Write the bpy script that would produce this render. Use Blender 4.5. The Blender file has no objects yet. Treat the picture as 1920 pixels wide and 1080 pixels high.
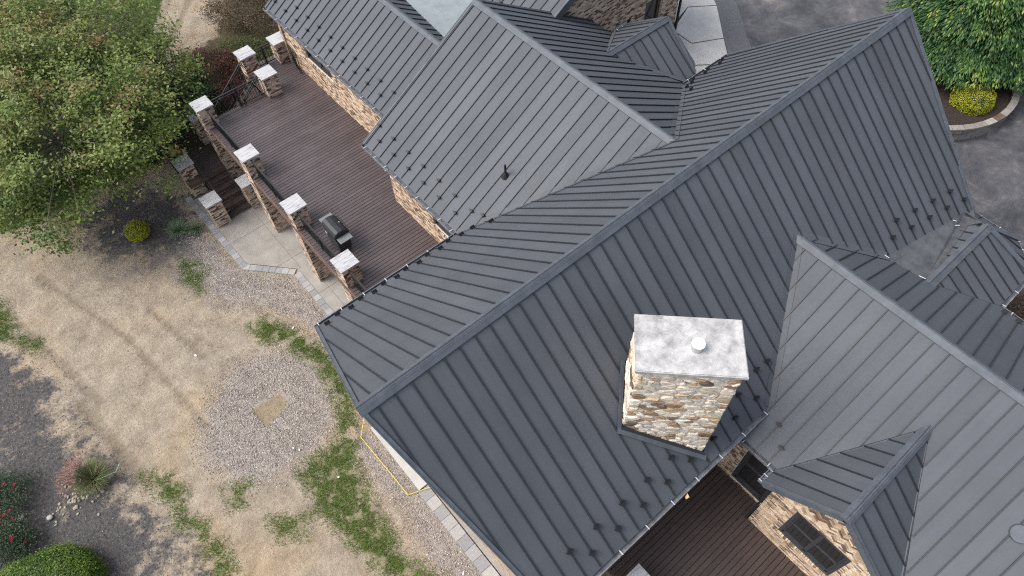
import bpy, math, random
import numpy as np
from mathutils import Vector, Matrix, noise
random.seed(7); rng = np.random.default_rng(7)
S = bpy.context.scene
COL = S.collection
PI = math.pi

# ------------------------------------------------------------------ camera
cam_d = bpy.data.cameras.new('camera'); cam = bpy.data.objects.new('camera', cam_d); COL.objects.link(cam)
pit, roll, yaw = 0.97971, -0.04438, 0.90356
CAMP = Vector((-1.048, -6.339, 12.376))
fh = Vector((math.cos(yaw), math.sin(yaw), 0)); rt = Vector((math.sin(yaw), -math.cos(yaw), 0)); upv = Vector((0, 0, 1))
fw = fh*math.cos(pit) - upv*math.sin(pit); cu = fh*math.sin(pit) + upv*math.cos(pit)
rr = rt*math.cos(roll) + cu*math.sin(roll); cc = -rt*math.sin(roll) + cu*math.cos(roll)
M = Matrix.Identity(4)
for i in range(3):
    M[i][0] = rr[i]; M[i][1] = cc[i]; M[i][2] = -fw[i]; M[i][3] = CAMP[i]
cam.matrix_world = M
cam_d.sensor_width = 36; cam_d.lens = 1294.34/1920*36; cam_d.clip_end = 1000; cam_d.clip_start = .1
S.camera = cam
# ------------------------------------------------------------------ light
W = bpy.data.worlds.new('World'); S.world = W; W.use_nodes = True
nt = W.node_tree; nt.nodes.clear()
sky = nt.nodes.new('ShaderNodeTexSky'); sky.sky_type = 'NISHITA'; sky.sun_disc = False
SUN_EL = math.radians(52); sun_dir = Vector((-0.84, 0.50, 0)).normalized()      # towards the sun, on the ground plane
SUN_AZ = math.atan2(sun_dir.x, sun_dir.y)
sky.sun_elevation = SUN_EL; sky.sun_rotation = SUN_AZ; sky.air_density = 1.0; sky.dust_density = 4.0; sky.ozone_density = 1.0
bg = nt.nodes.new('ShaderNodeBackground'); bg.inputs['Strength'].default_value = 0.15
out = nt.nodes.new('ShaderNodeOutputWorld')
hs = nt.nodes.new('ShaderNodeHueSaturation'); hs.inputs['Saturation'].default_value = .5
nt.links.new(sky.outputs[0], hs.inputs['Color']); nt.links.new(hs.outputs[0], bg.inputs[0]); nt.links.new(bg.outputs[0], out.inputs[0])
sl = bpy.data.lights.new('sun', 'SUN'); sl.energy = 1.35; sl.angle = math.radians(34); sl.color = (1, .95, .88)
so = bpy.data.objects.new('sun', sl); COL.objects.link(so)
sd = sun_dir*math.cos(SUN_EL) + upv*math.sin(SUN_EL)
so.rotation_euler = sd.to_track_quat('Z', 'Y').to_euler()
S.view_settings.view_transform = 'Standard'; S.view_settings.look = 'None'; S.view_settings.gamma = 1
S.view_settings.exposure = 0.82; S.view_settings.use_curve_mapping = False
S.cycles.use_denoising = False; S.cycles.filter_width = 1.15; S.cycles.use_adaptive_sampling = False; S.cycles.sample_clamp_indirect = 4

# ------------------------------------------------------------------ materials
def srgb(r, g, b):
    f = lambda c: (c/255/12.92) if c/255 <= .04045 else ((c/255+.055)/1.055)**2.4
    return (f(r), f(g), f(b))
def N(nt, t, **kw):
    n = nt.nodes.new(t)
    for k, v in kw.items(): setattr(n, k, v)
    return n
def ramp(nt, stops):
    r = nt.nodes.new('ShaderNodeValToRGB'); e = r.color_ramp.elements
    while len(e) > 1: e.remove(e[-1])
    e[0].position = stops[0][0]; e[0].color = (*stops[0][1], 1)
    for p, c in stops[1:]:
        x = e.new(p); x.color = (*c, 1)
    return r
def base_mat(name, rough=.6, metal=0., spec=.5):
    m = bpy.data.materials.new(name); m.use_nodes = True
    nt = m.node_tree; b = nt.nodes['Principled BSDF']
    b.inputs['Roughness'].default_value = rough; b.inputs['Metallic'].default_value = metal
    b.inputs['Specular IOR Level'].default_value = spec
    return m, nt, b
def noise_n(nt, scale, detail=4, rough=.55, vec=None, dist=0.):
    n = nt.nodes.new('ShaderNodeTexNoise'); n.inputs['Scale'].default_value = scale
    n.inputs['Detail'].default_value = detail; n.inputs['Roughness'].default_value = rough; n.inputs['Distortion'].default_value = dist
    if vec is not None: nt.links.new(vec, n.inputs['Vector'])
    return n
def posn(nt, sc=(1, 1, 1), rot=(0, 0, 0), obj=False):
    g = nt.nodes.new('ShaderNodeTexCoord' if obj else 'ShaderNodeNewGeometry')
    mp = nt.nodes.new('ShaderNodeMapping'); mp.inputs['Scale'].default_value = sc; mp.inputs['Rotation'].default_value = rot
    nt.links.new(g.outputs['Object' if obj else 'Position'], mp.inputs['Vector'])
    return mp.outputs[0]
def mixc(nt, fac, a, b, mode='MIX'):
    m = nt.nodes.new('ShaderNodeMix'); m.data_type = 'RGBA'; m.blend_type = mode
    for s, v in (('Factor', fac), ('A', a), ('B', b)):
        i = [x for x in m.inputs if x.name == s and (x.type == 'RGBA' or s == 'Factor' and x.type == 'VALUE')][0]
        if hasattr(v, 'links') or isinstance(v, bpy.types.NodeSocket): nt.links.new(v, i)
        else: i.default_value = v if s == 'Factor' else (*v, 1)
    return [o for o in m.outputs if o.type == 'RGBA'][0]
def mathn(nt, op, a, b=None):
    m = nt.nodes.new('ShaderNodeMath'); m.operation = op
    for i, v in enumerate((a, b)):
        if v is None: continue
        if isinstance(v, bpy.types.NodeSocket): nt.links.new(v, m.inputs[i])
        else: m.inputs[i].default_value = v
    return m.outputs[0]
def bump(nt, b, h, strength=.3, dist=.02):
    n = nt.nodes.new('ShaderNodeBump'); n.inputs['Strength'].default_value = strength; n.inputs['Distance'].default_value = dist
    nt.links.new(h, n.inputs['Height']); nt.links.new(n.outputs[0], b.inputs['Normal'])
def attr(nt, name):
    a = nt.nodes.new('ShaderNodeAttribute'); a.attribute_name = name; return a.outputs['Fac']
def simple(name, c, rough=.6, var=.12, scale=6, bs=.15, metal=0., spec=.5, rnd=0.):
    m, nt, b = base_mat(name, rough, metal, spec)
    p = posn(nt); n = noise_n(nt, scale, 5, .6, p)
    d = tuple(x*(1-var*1.6) for x in c); l = tuple(min(1, x*(1+var)) for x in c)
    r = ramp(nt, [(.3, d), (.7, l)]); nt.links.new(n.outputs[0], r.inputs[0]); o = r.outputs[0]
    if rnd:
        oi = nt.nodes.new('ShaderNodeObjectInfo')
        rr_ = ramp(nt, [(0, (1-rnd,)*3), (1, (1+rnd,)*3)]); nt.links.new(oi.outputs['Random'], rr_.inputs[0])
        o = mixc(nt, 1., o, rr_.outputs[0], 'MULTIPLY')
    nt.links.new(o, b.inputs['Base Color'])
    if bs: bump(nt, b, n.outputs[0], bs, .01)
    return m

def roof_material():
    m, nt, b = base_mat('charcoal_standing_seam_metal', .5, 0., .22)
    p = posn(nt); n1 = noise_n(nt, .55, 4, .6, p); n2 = noise_n(nt, 9, 5, .65, p)
    c = ramp(nt, [(.3, (.072, .080, .094)), (.7, (.088, .097, .112))]); nt.links.new(n1.outputs[0], c.inputs[0])
    oi = nt.nodes.new('ShaderNodeObjectInfo'); r2 = ramp(nt, [(0, (.90,)*3), (1, (1.09,)*3)]); nt.links.new(oi.outputs['Random'], r2.inputs[0])
    o = mixc(nt, 1., c.outputs[0], r2.outputs[0], 'MULTIPLY')
    ge = nt.nodes.new('ShaderNodeNewGeometry'); cr_ = nt.nodes.new('ShaderNodeVectorMath'); cr_.operation = 'CROSS_PRODUCT'; nt.links.new(ge.outputs['True Normal'], cr_.inputs[0]); cr_.inputs[1].default_value = (0, 0, 1)
    nm_ = nt.nodes.new('ShaderNodeVectorMath'); nm_.operation = 'NORMALIZE'; nt.links.new(cr_.outputs[0], nm_.inputs[0])
    dt = nt.nodes.new('ShaderNodeVectorMath'); dt.operation = 'DOT_PRODUCT'; nt.links.new(ge.outputs['Position'], dt.inputs[0]); nt.links.new(nm_.outputs[0], dt.inputs[1])
    sp_ = nt.nodes.new('ShaderNodeSeparateXYZ'); nt.links.new(ge.outputs['Position'], sp_.inputs[0]); cb_ = nt.nodes.new('ShaderNodeCombineXYZ')
    nt.links.new(mathn(nt, 'MULTIPLY', dt.outputs['Value'], 7.), cb_.inputs[0]); nt.links.new(mathn(nt, 'MULTIPLY', sp_.outputs[2], .45), cb_.inputs[1])
    stn = noise_n(nt, 1., 5, .6, cb_.outputs[0]); strr = ramp(nt, [(.3, (.95,)*3), (.55, (1,)*3), (.75, (1.05,)*3)]); nt.links.new(stn.outputs[0], strr.inputs[0]); o = mixc(nt, 1., o, strr.outputs[0], 'MULTIPLY')
    # chalky scuffs
    sc = noise_n(nt, 1.3, 9, .72, p, 1.2); scr = ramp(nt, [(.68, (0, 0, 0)), (.80, (1, 1, 1))]); nt.links.new(sc.outputs[0], scr.inputs[0])
    o = mixc(nt, mathn(nt, 'MULTIPLY', scr.outputs[0], .22), o, (.25, .27, .30))
    nt.links.new(o, b.inputs['Base Color'])
    rr_ = ramp(nt, [(.3, (.50,)*3), (.7, (.62,)*3)]); nt.links.new(n2.outputs[0], rr_.inputs[0]); nt.links.new(rr_.outputs[0], b.inputs['Roughness'])
    w = noise_n(nt, 2.2, 2, .5, p); bump(nt, b, w.outputs[0], .22, .02)
    return m
def attr_ramp(name, stops, rough=.8, at='rnd', ns=25, nv=.25, bs=.4, spec=.3, trans=0.):
    m, nt, b = base_mat(name, rough, 0, spec)
    a = attr(nt, at); r = ramp(nt, stops); nt.links.new(a, r.inputs[0])
    p = posn(nt); n = noise_n(nt, ns, 5, .65, p); v = ramp(nt, [(.25, (1-nv,)*3), (.75, (1+nv*.6,)*3)]); nt.links.new(n.outputs[0], v.inputs[0])
    o = mixc(nt, 1., r.outputs[0], v.outputs[0], 'MULTIPLY'); nt.links.new(o, b.inputs['Base Color'])
    if bs: bump(nt, b, n.outputs[0], bs, .008)
    if trans:
        b.inputs['Subsurface Weight'].default_value = 0
        t = nt.nodes.new('ShaderNodeBsdfTranslucent'); nt.links.new(o, t.inputs['Color'])
        mx = nt.nodes.new('ShaderNodeMixShader'); mx.inputs[0].default_value = trans
        nt.links.new(b.outputs[0], mx.inputs[1]); nt.links.new(t.outputs[0], mx.inputs[2])
        nt.links.new(mx.outputs[0], nt.nodes['Material Output'].inputs['Surface'])
    return m
def objrand_ramp(name, stops, rough=.7, ns=12, nv=.2, bs=.3, spec=.4):
    m, nt, b = base_mat(name, rough, 0, spec)
    oi = nt.nodes.new('ShaderNodeObjectInfo'); r = ramp(nt, stops); nt.links.new(oi.outputs['Random'], r.inputs[0])
    p = posn(nt); n = noise_n(nt, ns, 6, .65, p); v = ramp(nt, [(.25, (1-nv,)*3), (.75, (1+nv*.6,)*3)]); nt.links.new(n.outputs[0], v.inputs[0])
    o = mixc(nt, 1., r.outputs[0], v.outputs[0], 'MULTIPLY'); nt.links.new(o, b.inputs['Base Color'])
    if bs: bump(nt, b, n.outputs[0], bs, .01)
    return m
MT = {}
MT['roof'] = roof_material()
MT['seam'] = simple('seam_metal_painted_shade', (.022, .025, .032), .5, .1, 8, 0)  # rib shading put into the colour; the seam metal itself matches the panels
MT['trim'] = simple('charcoal_trim_metal', (.090, .102, .121), .5, .15, 3, .05, 0., .25)
MT['under'] = simple('dark_roof_edge', (.03, .033, .04), .6, .1, 3, 0)
MT['gutter'] = simple('weathered_gutter_metal', (.17, .18, .20), .4, .3, 5, .05, .2)
MT['bracket'] = simple('bright_aluminium', (.58, .60, .64), .35, .05, 5, 0, .3)
MT['black'] = simple('black_powder_coat', (.012, .013, .016), .6, .1, 8, 0)
BR = [(0, (.10, .07, .058)), (.14, (.17, .115, .09)), (.26, (.34, .24, .165)), (.5, (.46, .34, .235)), (.75, (.57, .44, .315)), (1, (.65, .52, .39))]
MT['brick'] = attr_ramp('mixed_tan_brick', BR, .85)
MT['brick1'] = objrand_ramp('mixed_tan_brick_single', BR, .85)
MT['brickd'] = attr_ramp('dark_blend_brick', [(0, (.075, .055, .05)), (.22, (.15, .11, .095)), (.32, (.36, .27, .215)), (.7, (.52, .40, .31)), (1, (.64, .52, .42))], .85)
MT['mortar'] = simple('pale_mortar', (.60, .53, .45), .9, .12, 30, .2)

def board_mat(name, a, b_, rough, ang=0):
    m, nt, b = base_mat(name, rough, 0, .5)
    p = posn(nt, (2.2, 40, 8), (0, 0, 0)); n = noise_n(nt, 1, 6, .7, p)
    p2 = posn(nt); n2 = noise_n(nt, .8, 4, .6, p2)
    c = ramp(nt, [(.3, a), (.7, b_)]); nt.links.new(n.outputs[0], c.inputs[0])
    oi = nt.nodes.new('ShaderNodeObjectInfo'); r2 = ramp(nt, [(0, (.86,)*3), (1, (1.10,)*3)]); nt.links.new(oi.outputs['Random'], r2.inputs[0])
    v = ramp(nt, [(.3, (.82, .82, .82)), (.7, (1.12, 1.1, 1.1))]); nt.links.new(n2.outputs[0], v.inputs[0])
    o = mixc(nt, 1., c.outputs[0], r2.outputs[0], 'MULTIPLY'); o = mixc(nt, 1., o, v.outputs[0], 'MULTIPLY')
    sp = noise_n(nt, 3.5, 3, .5, p2); spr = ramp(nt, [(.70, (0, 0, 0)), (.78, (1, 1, 1))]); nt.links.new(sp.outputs[0], spr.inputs[0])
    o = mixc(nt, mathn(nt, 'MULTIPLY', spr.outputs[0], .35), o, (.22, .19, .18))
    nt.links.new(o, b.inputs['Base Color']); bump(nt, b, n.outputs[0], .25, .004)
    return m
MT['deck'] = board_mat('weathered_brown_composite_board', (.068, .053, .055), (.094, .075, .078), .40)
MT['deck2'] = board_mat('dark_brown_composite_board', (.036, .024, .022), (.066, .046, .042), .5)
MT['rim'] = simple('brown_rim_board', (.13, .085, .065), .6, .25, 4, .1)
def marble():
    m, nt, b = base_mat('grey_veined_stone_slab', .45, 0, .5)
    oi = nt.nodes.new('ShaderNodeObjectInfo')
    p = posn(nt, (1.0, 9.0, 1), (0, 0, .6)); 
    ad = nt.nodes.new('ShaderNodeVectorMath'); ad.operation = 'ADD'; nt.links.new(p, ad.inputs[0])
    cb = nt.nodes.new('ShaderNodeCombineXYZ'); nt.links.new(mathn(nt, 'MULTIPLY', oi.outputs['Random'], 30.), cb.inputs[2]); nt.links.new(cb.outputs[0], ad.inputs[1])
    n = noise_n(nt, 2.6, 9, .66, ad.outputs[0], .35); r = ramp(nt, [(.34, (.16, .16, .18)), (.42, (.30, .30, .315)), (.5, (.42, .42, .43)), (.8, (.52, .52, .52))])
    nt.links.new(n.outputs[0], r.inputs[0]); nt.links.new(r.outputs[0], b.inputs['Base Color']); bump(nt, b, n.outputs[0], .15, .004)
    return m
MT['marble'] = marble()
def concrete(name, a, b_, sc=1.2, rough=.8):
    m, nt, b = base_mat(name, rough, 0, .3)
    p = posn(nt); n = noise_n(nt, sc, 10, .70, p, .15); n2 = noise_n(nt, 40, 3, .6, p)
    r = ramp(nt, [(.32, a), (.68, b_)]); nt.links.new(n.outputs[0], r.inputs[0])
    v = ramp(nt, [(.3, (.88,)*3), (.7, (1.06,)*3)]); nt.links.new(n2.outputs[0], v.inputs[0])
    o = mixc(nt, 1., r.outputs[0], v.outputs[0], 'MULTIPLY'); nt.links.new(o, b.inputs['Base Color']); bump(nt, b, n2.outputs[0], .2, .005)
    return m
MT['conc'] = concrete('patio_concrete', (.24, .225, .205), (.36, .34, .31))
MT['conc_light'] = concrete('pale_broom_concrete', (.36, .36, .355), (.48, .48, .475), 1.5)
MT['cap_conc'] = concrete('chimney_cap_concrete', (.22, .22, .225), (.56, .555, .55), 3.0, .8)
MT['paver'] = objrand_ramp('grey_paver', [(0, (.23, .23, .24)), (.5, (.30, .30, .30)), (1, (.38, .37, .36))], .85, 14)
MT['paver_lt'] = objrand_ramp('pale_paver', [(0, (.40, .39, .38)), (1, (.50, .49, .48))], .85, 14)
MT['stone'] = objrand_ramp('mixed_field_stone', [(0, (.10, .08, .07)), (.07, (.22, .15, .11)), (.16, (.42, .28, .17)), (.32, (.56, .43, .29)), (.48, (.60, .53, .45)), (.64, (.56, .51, .455)), (.8, (.74, .65, .54)), (1, (.82, .76, .66))], .8, 7, .45, .7)
MT['stone_mortar'] = simple('stone_mortar', (.62, .59, .55), .9, .15, 20, .3)
MT['memb'] = concrete('grey_roof_membrane', (.215, .245, .265), (.285, .315, .335), 2.0, .6)
MT['memb_dark'] = concrete('dark_dusty_membrane', (.045, .05, .058), (.11, .115, .125), 2.5, .75)
def glass_mat():
    m, nt, b = base_mat('dark_window_glass', .06, 0, .6); b.inputs['Base Color'].default_value = (.012, .013, .014, 1); return m
MT['glass'] = glass_mat()
MT['frame'] = simple('charcoal_window_frame', (.035, .038, .046), .45, .1, 8, 0)
MT['blind'] = simple('pale_window_shade', (.42, .46, .50), .6, .05, 8, 0)
MT['steel'] = simple('brushed_steel', (.55, .56, .58), .3, .08, 10, 0, .8)
MT['white'] = simple('white_painted_metal', (.75, .76, .78), .45, .05, 10, 0)
MT['grey_metal'] = simple('grey_side_shelf', (.15, .165, .17), .45, .1, 5, 0)
MT['lid'] = simple('black_enamel', (.014, .015, .020), .5, .2, 12, 0)
MT['yellow'] = simple('yellow_plastic', (.75, .58, .04), .5, .05, 9, 0)
MT['bark'] = simple('grey_brown_bark', (.16, .14, .12), .9, .3, 9, .4)
MT['mulch'] = simple('dark_mulch', (.035, .022, .018), .95, .5, 14, .8)

# ------------------------------------------------------------------ mesh helpers
def link(o, parent=None):
    COL.objects.link(o)
    if parent is not None: o.parent = parent
    return o
def tag(o, label=None, cat=None, group=None, kind=None):
    if label: o['label'] = label
    if cat: o['category'] = cat
    if group: o['group'] = group
    if kind: o['kind'] = kind
    return o
def empty(name, loc=(0, 0, 0), parent=None):
    o = bpy.data.objects.new(name, None); o.empty_display_size = .2
    link(o, parent); o.location = loc
    return o
class MB:
    def __init__(s): s.v = []; s.f = []; s.r = []
    def add(s, vs, fs, r=None):
        k = len(s.v); s.v += [tuple(v) for v in vs]; s.f += [tuple(i+k for i in f) for f in fs]
        s.r += [r if r is not None else .5]*len(fs)
    def box(s, c, h, ax=None, r=None):
        """c centre, h half sizes, ax three axis vectors"""
        c = Vector(c)
        X, Y, Z = ax if ax else (Vector((1, 0, 0)), Vector((0, 1, 0)), Vector((0, 0, 1)))
        vs = [c + X*(h[0]*i) + Y*(h[1]*j) + Z*(h[2]*k) for k in (-1, 1) for j in (-1, 1) for i in (-1, 1)]
        s.add(vs, [(0, 2, 3, 1), (4, 5, 7, 6), (0, 1, 5, 4), (2, 6, 7, 3), (0, 4, 6, 2), (1, 3, 7, 5)], r)
    def bb(s, x0, x1, y0, y1, z0, z1, r=None): s.box(((x0+x1)/2, (y0+y1)/2, (z0+z1)/2), ((x1-x0)/2, (y1-y0)/2, (z1-z0)/2), None, r)
    def prism(s, poly, off, r=None):
        """poly list of 3d points, extruded by vector off"""
        n = len(poly); off = Vector(off); p = [Vector(q) for q in poly]
        vs = p + [q+off for q in p]
        fs = [tuple(range(n-1, -1, -1)), tuple(range(n, 2*n))] + [(i, (i+1) % n, n+(i+1) % n, n+i) for i in range(n)]
        s.add(vs, fs, r)
    def bar(s, a, b, w, h, up=Vector((0, 0, 1)), r=None):
        a = Vector(a); b = Vector(b); d = (b-a); L = d.length; d.normalize()
        side = d.cross(up); side.normalize(); u2 = side.cross(d)
        s.box((a+b)/2, (L/2, w/2, h/2), (d, side, u2), r)
    def cyl(s, a, b, ra, rb=None, n=10, caps=True, r=None):
        a = Vector(a); b = Vector(b); rb = ra if rb is None else rb; d = (b-a).normalized()
        x = d.orthogonal().normalized(); y = d.cross(x)
        vs = [a + (x*math.cos(2*PI*i/n) + y*math.sin(2*PI*i/n))*ra for i in range(n)] + [b + (x*math.cos(2*PI*i/n) + y*math.sin(2*PI*i/n))*rb for i in range(n)]
        fs = [(i, (i+1) % n, n+(i+1) % n, n+i) for i in range(n)]
        if caps: fs += [tuple(range(n-1, -1, -1)), tuple(range(n, 2*n))]
        s.add(vs, fs, r)
    def build(s, name, mat, parent=None, attrs=False, smooth=False):
        me = bpy.data.meshes.new(name); me.from_pydata(s.v, [], s.f)
        if attrs:
            a = me.attributes.new('rnd', 'FLOAT', 'FACE'); a.data.foreach_set('value', s.r)
        me.materials.append(MT[mat] if isinstance(mat, str) else mat)
        if smooth: me.polygons.foreach_set('use_smooth', [True]*len(me.polygons))
        me.update()
        return link(bpy.data.objects.new(name, me), parent)
def arr_mesh(name, V, nper, mat, parent=None, rnd=None, extra=None):
    """V (n,nper,3) independent polygons; rnd (n,) per-face value"""
    n = V.shape[0]; me = bpy.data.meshes.new(name)
    me.vertices.add(n*nper); me.vertices.foreach_set('co', V.reshape(-1).astype(np.float32))
    me.loops.add(n*nper); me.loops.foreach_set('vertex_index', np.arange(n*nper, dtype=np.int32))
    me.polygons.add(n); me.polygons.foreach_set('loop_start', np.arange(0, n*nper, nper, dtype=np.int32))
    me.update(calc_edges=True)
    if rnd is not None:
        a = me.attributes.new('rnd', 'FLOAT', 'FACE'); a.data.foreach_set('value', rnd.astype(np.float32))
    me.materials.append(MT[mat] if isinstance(mat, str) else mat)
    return link(bpy.data.objects.new(name, me), parent)
def inst_arr(name, V0, F0, P, SC, ROT, mat, parent=None, rnd=None):
    """many small copies of a template baked into one mesh. V0 (k,3), F0 (m,q), P (n,3), SC (n,3), ROT (n,3,3)"""
    n = len(P); k = len(V0); F0 = np.array(F0); q = F0.shape[1]
    V = (V0[None]*SC[:, None, :]); V = np.einsum('nij,nkj->nki', ROT, V) + P[:, None, :]
    F = (F0[None] + (np.arange(n)*k)[:, None, None]).reshape(-1, q)
    me = bpy.data.meshes.new(name); me.vertices.add(n*k); me.vertices.foreach_set('co', V.reshape(-1).astype(np.float32))
    me.loops.add(F.size); me.loops.foreach_set('vertex_index', F.reshape(-1).astype(np.int32))
    me.polygons.add(len(F)); me.polygons.foreach_set('loop_start', np.arange(0, F.size, q, dtype=np.int32))
    me.update(calc_edges=True)
    if rnd is not None:
        a = me.attributes.new('rnd', 'FLOAT', 'FACE'); a.data.foreach_set('value', np.repeat(rnd, len(F0)).astype(np.float32))
    me.materials.append(MT[mat] if isinstance(mat, str) else mat)
    return link(bpy.data.objects.new(name, me), parent)
def rand_rot(n, tilt=PI):
    a = rng.uniform(0, 2*PI, n); b = rng.uniform(-tilt, tilt, n); c = rng.uniform(-tilt, tilt, n)
    ca, sa, cb, sb, cg, sg = np.cos(a), np.sin(a), np.cos(b), np.sin(b), np.cos(c), np.sin(c)
    R = np.zeros((n, 3, 3))
    R[:, 0, 0] = ca*cb; R[:, 0, 1] = ca*sb*sg-sa*cg; R[:, 0, 2] = ca*sb*cg+sa*sg
    R[:, 1, 0] = sa*cb; R[:, 1, 1] = sa*sb*sg+ca*cg; R[:, 1, 2] = sa*sb*cg-ca*sg
    R[:, 2, 0] = -sb; R[:, 2, 1] = cb*sg; R[:, 2, 2] = cb*cg
    return R
def inpoly(P, poly):
    x, y = P[:, 0], P[:, 1]; c = np.zeros(len(P), bool); n = len(poly)
    for i in range(n):
        x0, y0 = poly[i]; x1, y1 = poly[(i+1) % n]
        if y0 == y1: continue
        m = ((y0 > y) != (y1 > y)) & (x < (x1-x0)*(y-y0)/(y1-y0)+x0); c ^= m
    return c
def sdist(P, poly):
    d = np.full(len(P), 1e9); n = len(poly)
    for i in range(n):
        a = np.array(poly[i]); b = np.array(poly[(i+1) % n]); ab = b-a
        t = np.clip(((P-a)@ab)/(ab@ab+1e-12), 0, 1); d = np.minimum(d, np.hypot(*(P-(a+t[:, None]*ab)).T))
    return np.where(inpoly(P, poly), d, -d)

G = -10.9      # yard level
D1 = -7.5      # deck level
DR = -8.4      # driveway level
def ground_h(x, y):
    t = np.clip((np.asarray(x, float)-13.0)/5.0, 0, 1); t = t*t*(3-2*t)
    h = G + (DR-.06-G)*t
    return h

# ------------------------------------------------------------------ ground: one sheet
Z = dict(
 gravelA=[(-0.06, 9.75), (0.49, 8.87), (0.65, 7.76), (0.5, 6.58), (-0.07, 5.56), (-0.9, 5.22), (-1.73, 5.29), (-2.54, 5.36), (-3.39, 5.72), (-3.96, 6.59), (-4.1, 7.73), (-3.65, 8.94), (-2.83, 9.63), (-1.7, 10.11), (-0.8, 10.09)],
 bare=[(-2.04, 8.14), (-0.92, 8.02), (-0.91, 7.45), (-1.95, 7.19)],
 gravelB=[(-0.42, 16.43), (-0.29, 17.47), (0.54, 16.35), (0.57, 14.44), (0.92, 13.69), (2.32, 12.17), (2.3, 10.45), (2.36, 9.66), (1.73, 9.13), (1.0, 10.75), (0.4, 12.29), (-0.49, 12.89), (-0.78, 14.19), (-1.09, 15.53)],
 gravelC=[(0.63, 5.23), (0.93, 3.89), (0.95, 1.37), (1.11, -2.5), (-0.18, -2.02), (-0.15, 0.47), (0.04, 1.8), (-0.11, 3.02), (-0.14, 4.05)],
 grassA=[(-0.37, 11.39), (0.31, 11.25), (0.94, 9.83), (1.35, 8.52), (1.26, 7.23), (1.09, 6.22), (0.51, 5.05), (0.1, 5.41), (0.52, 6.71), (0.77, 7.96), (0.45, 9.0), (0.28, 9.93), (-0.35, 10.48)],
 grassB=[(0.16, 5.49), (0.24, 4.49), (-0.25, 3.88), (-0.53, 2.41), (-0.68, 0.93), (-1.08, -0.24), (-1.68, 0.69), (-1.92, 2.22), (-2.09, 3.29), (-1.96, 4.98), (-1.01, 5.05), (-0.11, 5.06)],
 g1=[(-6.14, 8.53), (-5.39, 7.78), (-5.21, 6.81), (-5.58, 6.53), (-5.98, 7.35)],
 g2=[(-5.83, 6.62), (-5.16, 5.47), (-5.36, 5.18), (-5.92, 6.01)],
 g3=[(-5.49, 5.18), (-5.05, 4.46), (-5.18, 3.27), (-5.77, 3.78)],
 g4=[(-4.18, 6.16), (-3.39, 5.72), (-3.81, 5.12), (-4.31, 5.32)],
 g5=[(-3.52, 4.17), (-2.41, 3.44), (-2.84, 2.9), (-3.62, 3.46)],
 g6=[(-1.26, 0.55), (-0.5, -0.31), (-0.15, -1.26), (-1.43, -0.15)],
 g7=[(-1.03, 16.29), (-0.47, 15.72), (-0.57, 14.71), (-1.13, 14.21), (-1.42, 15.1)],
 g8=[(-7.71, 19.57), (-7.43, 18.3), (-7.71, 16.91), (-8.28, 17.73)],
 g9=[(-7.4, 16.89), (-6.95, 16.18), (-7.23, 15.86), (-7.63, 16.52)],
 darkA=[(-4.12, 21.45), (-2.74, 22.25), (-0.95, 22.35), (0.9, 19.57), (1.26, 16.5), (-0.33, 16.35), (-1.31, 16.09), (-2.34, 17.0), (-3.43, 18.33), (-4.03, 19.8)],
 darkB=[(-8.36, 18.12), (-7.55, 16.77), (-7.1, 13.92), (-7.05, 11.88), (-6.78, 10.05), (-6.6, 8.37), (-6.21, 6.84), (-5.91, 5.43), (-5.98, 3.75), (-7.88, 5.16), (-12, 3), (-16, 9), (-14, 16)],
 lawn=[(-1.46, 60), (12, 60), (7.7, 35.39), (5.5, 31.71), (2.97, 30.5), (0.53, 27.11), (1.5, 22.5), (-4.49, 22.49), (-9, 23.5), (-20, 26), (-20, 60)],
 track=[(9, 40), (12, 36), (9.57, 32.96), (7.14, 29.16), (5.32, 28.97), (3.46, 28.89), (1.54, 27.83), (1.9, 29.72), (4.38, 31.66), (7.81, 36)],
 smudge=[(-5.5, 19.5), (-2, 18.5), (.8, 16), (1.5, 12.6), (.2, 11.6), (-1.6, 12.8), (-2.6, 15.2), (-4.6, 17.4)],
 shrubbed=[(7.14, 29.16), (9.8, 32.74), (14, 32), (16, 25), (10.05, 22.28), (5.9, 22.0), (2.8, 21.2), (1.4, 22.8), (2.0, 27.1), (5.53, 28.78)],
)
def axis(lo, hi, st, far):
    a = list(np.arange(lo, hi+1e-6, st)); d = st; x = a[-1]
    while x < far: d *= 1.5; x += d; a.append(x)
    d = st; x = a[0]
    while x > -far: d *= 1.5; x -= d; a.insert(0, x)
    return np.array(a)
gx = axis(-14, 12, .11, 180); gy = axis(-4, 46, .13, 180)
gx = np.array(sorted(set(np.round(np.concatenate([gx[gx < 12], np.arange(12, 34, .5), gx[gx > 34]]), 3))))
XX, YY = np.meshgrid(gx, gy, indexing='ij'); P2 = np.stack([XX.ravel(), YY.ravel()], 1)
near = (P2[:, 0] > -16) & (P2[:, 0] < 16) & (P2[:, 1] > -5) & (P2[:, 1] < 62)
def mask(names, w=.35):
    out = np.zeros(len(P2))
    for k in names:
        d = np.full(len(P2), -9.); d[near] = sdist(P2[near], Z[k]); out = np.maximum(out, np.clip(.5+d/(2*w), 0, 1))
    return out
GR = ['grassA', 'grassB', 'g1', 'g2', 'g3', 'g4', 'g5', 'g6', 'g7', 'g8', 'g9']
m_grav = mask(['gravelA'], .4)*(1-mask(['bare'], .08)); m_grav = np.maximum(m_grav, mask(['gravelB', 'gravelC'], .35))
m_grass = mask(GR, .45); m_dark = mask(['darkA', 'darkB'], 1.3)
m_lawn = mask(['lawn'], .9); m_track = mask(['track'], .6); m_lawn = np.maximum(m_lawn*(1-m_track), 0)
far_ = ~near; m_lawn[far_] = 1.
m_sm = mask(['smudge'], 1.4); m_bed = mask(['shrubbed'], .9); m_bare = mask(['bare'], .12)
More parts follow.
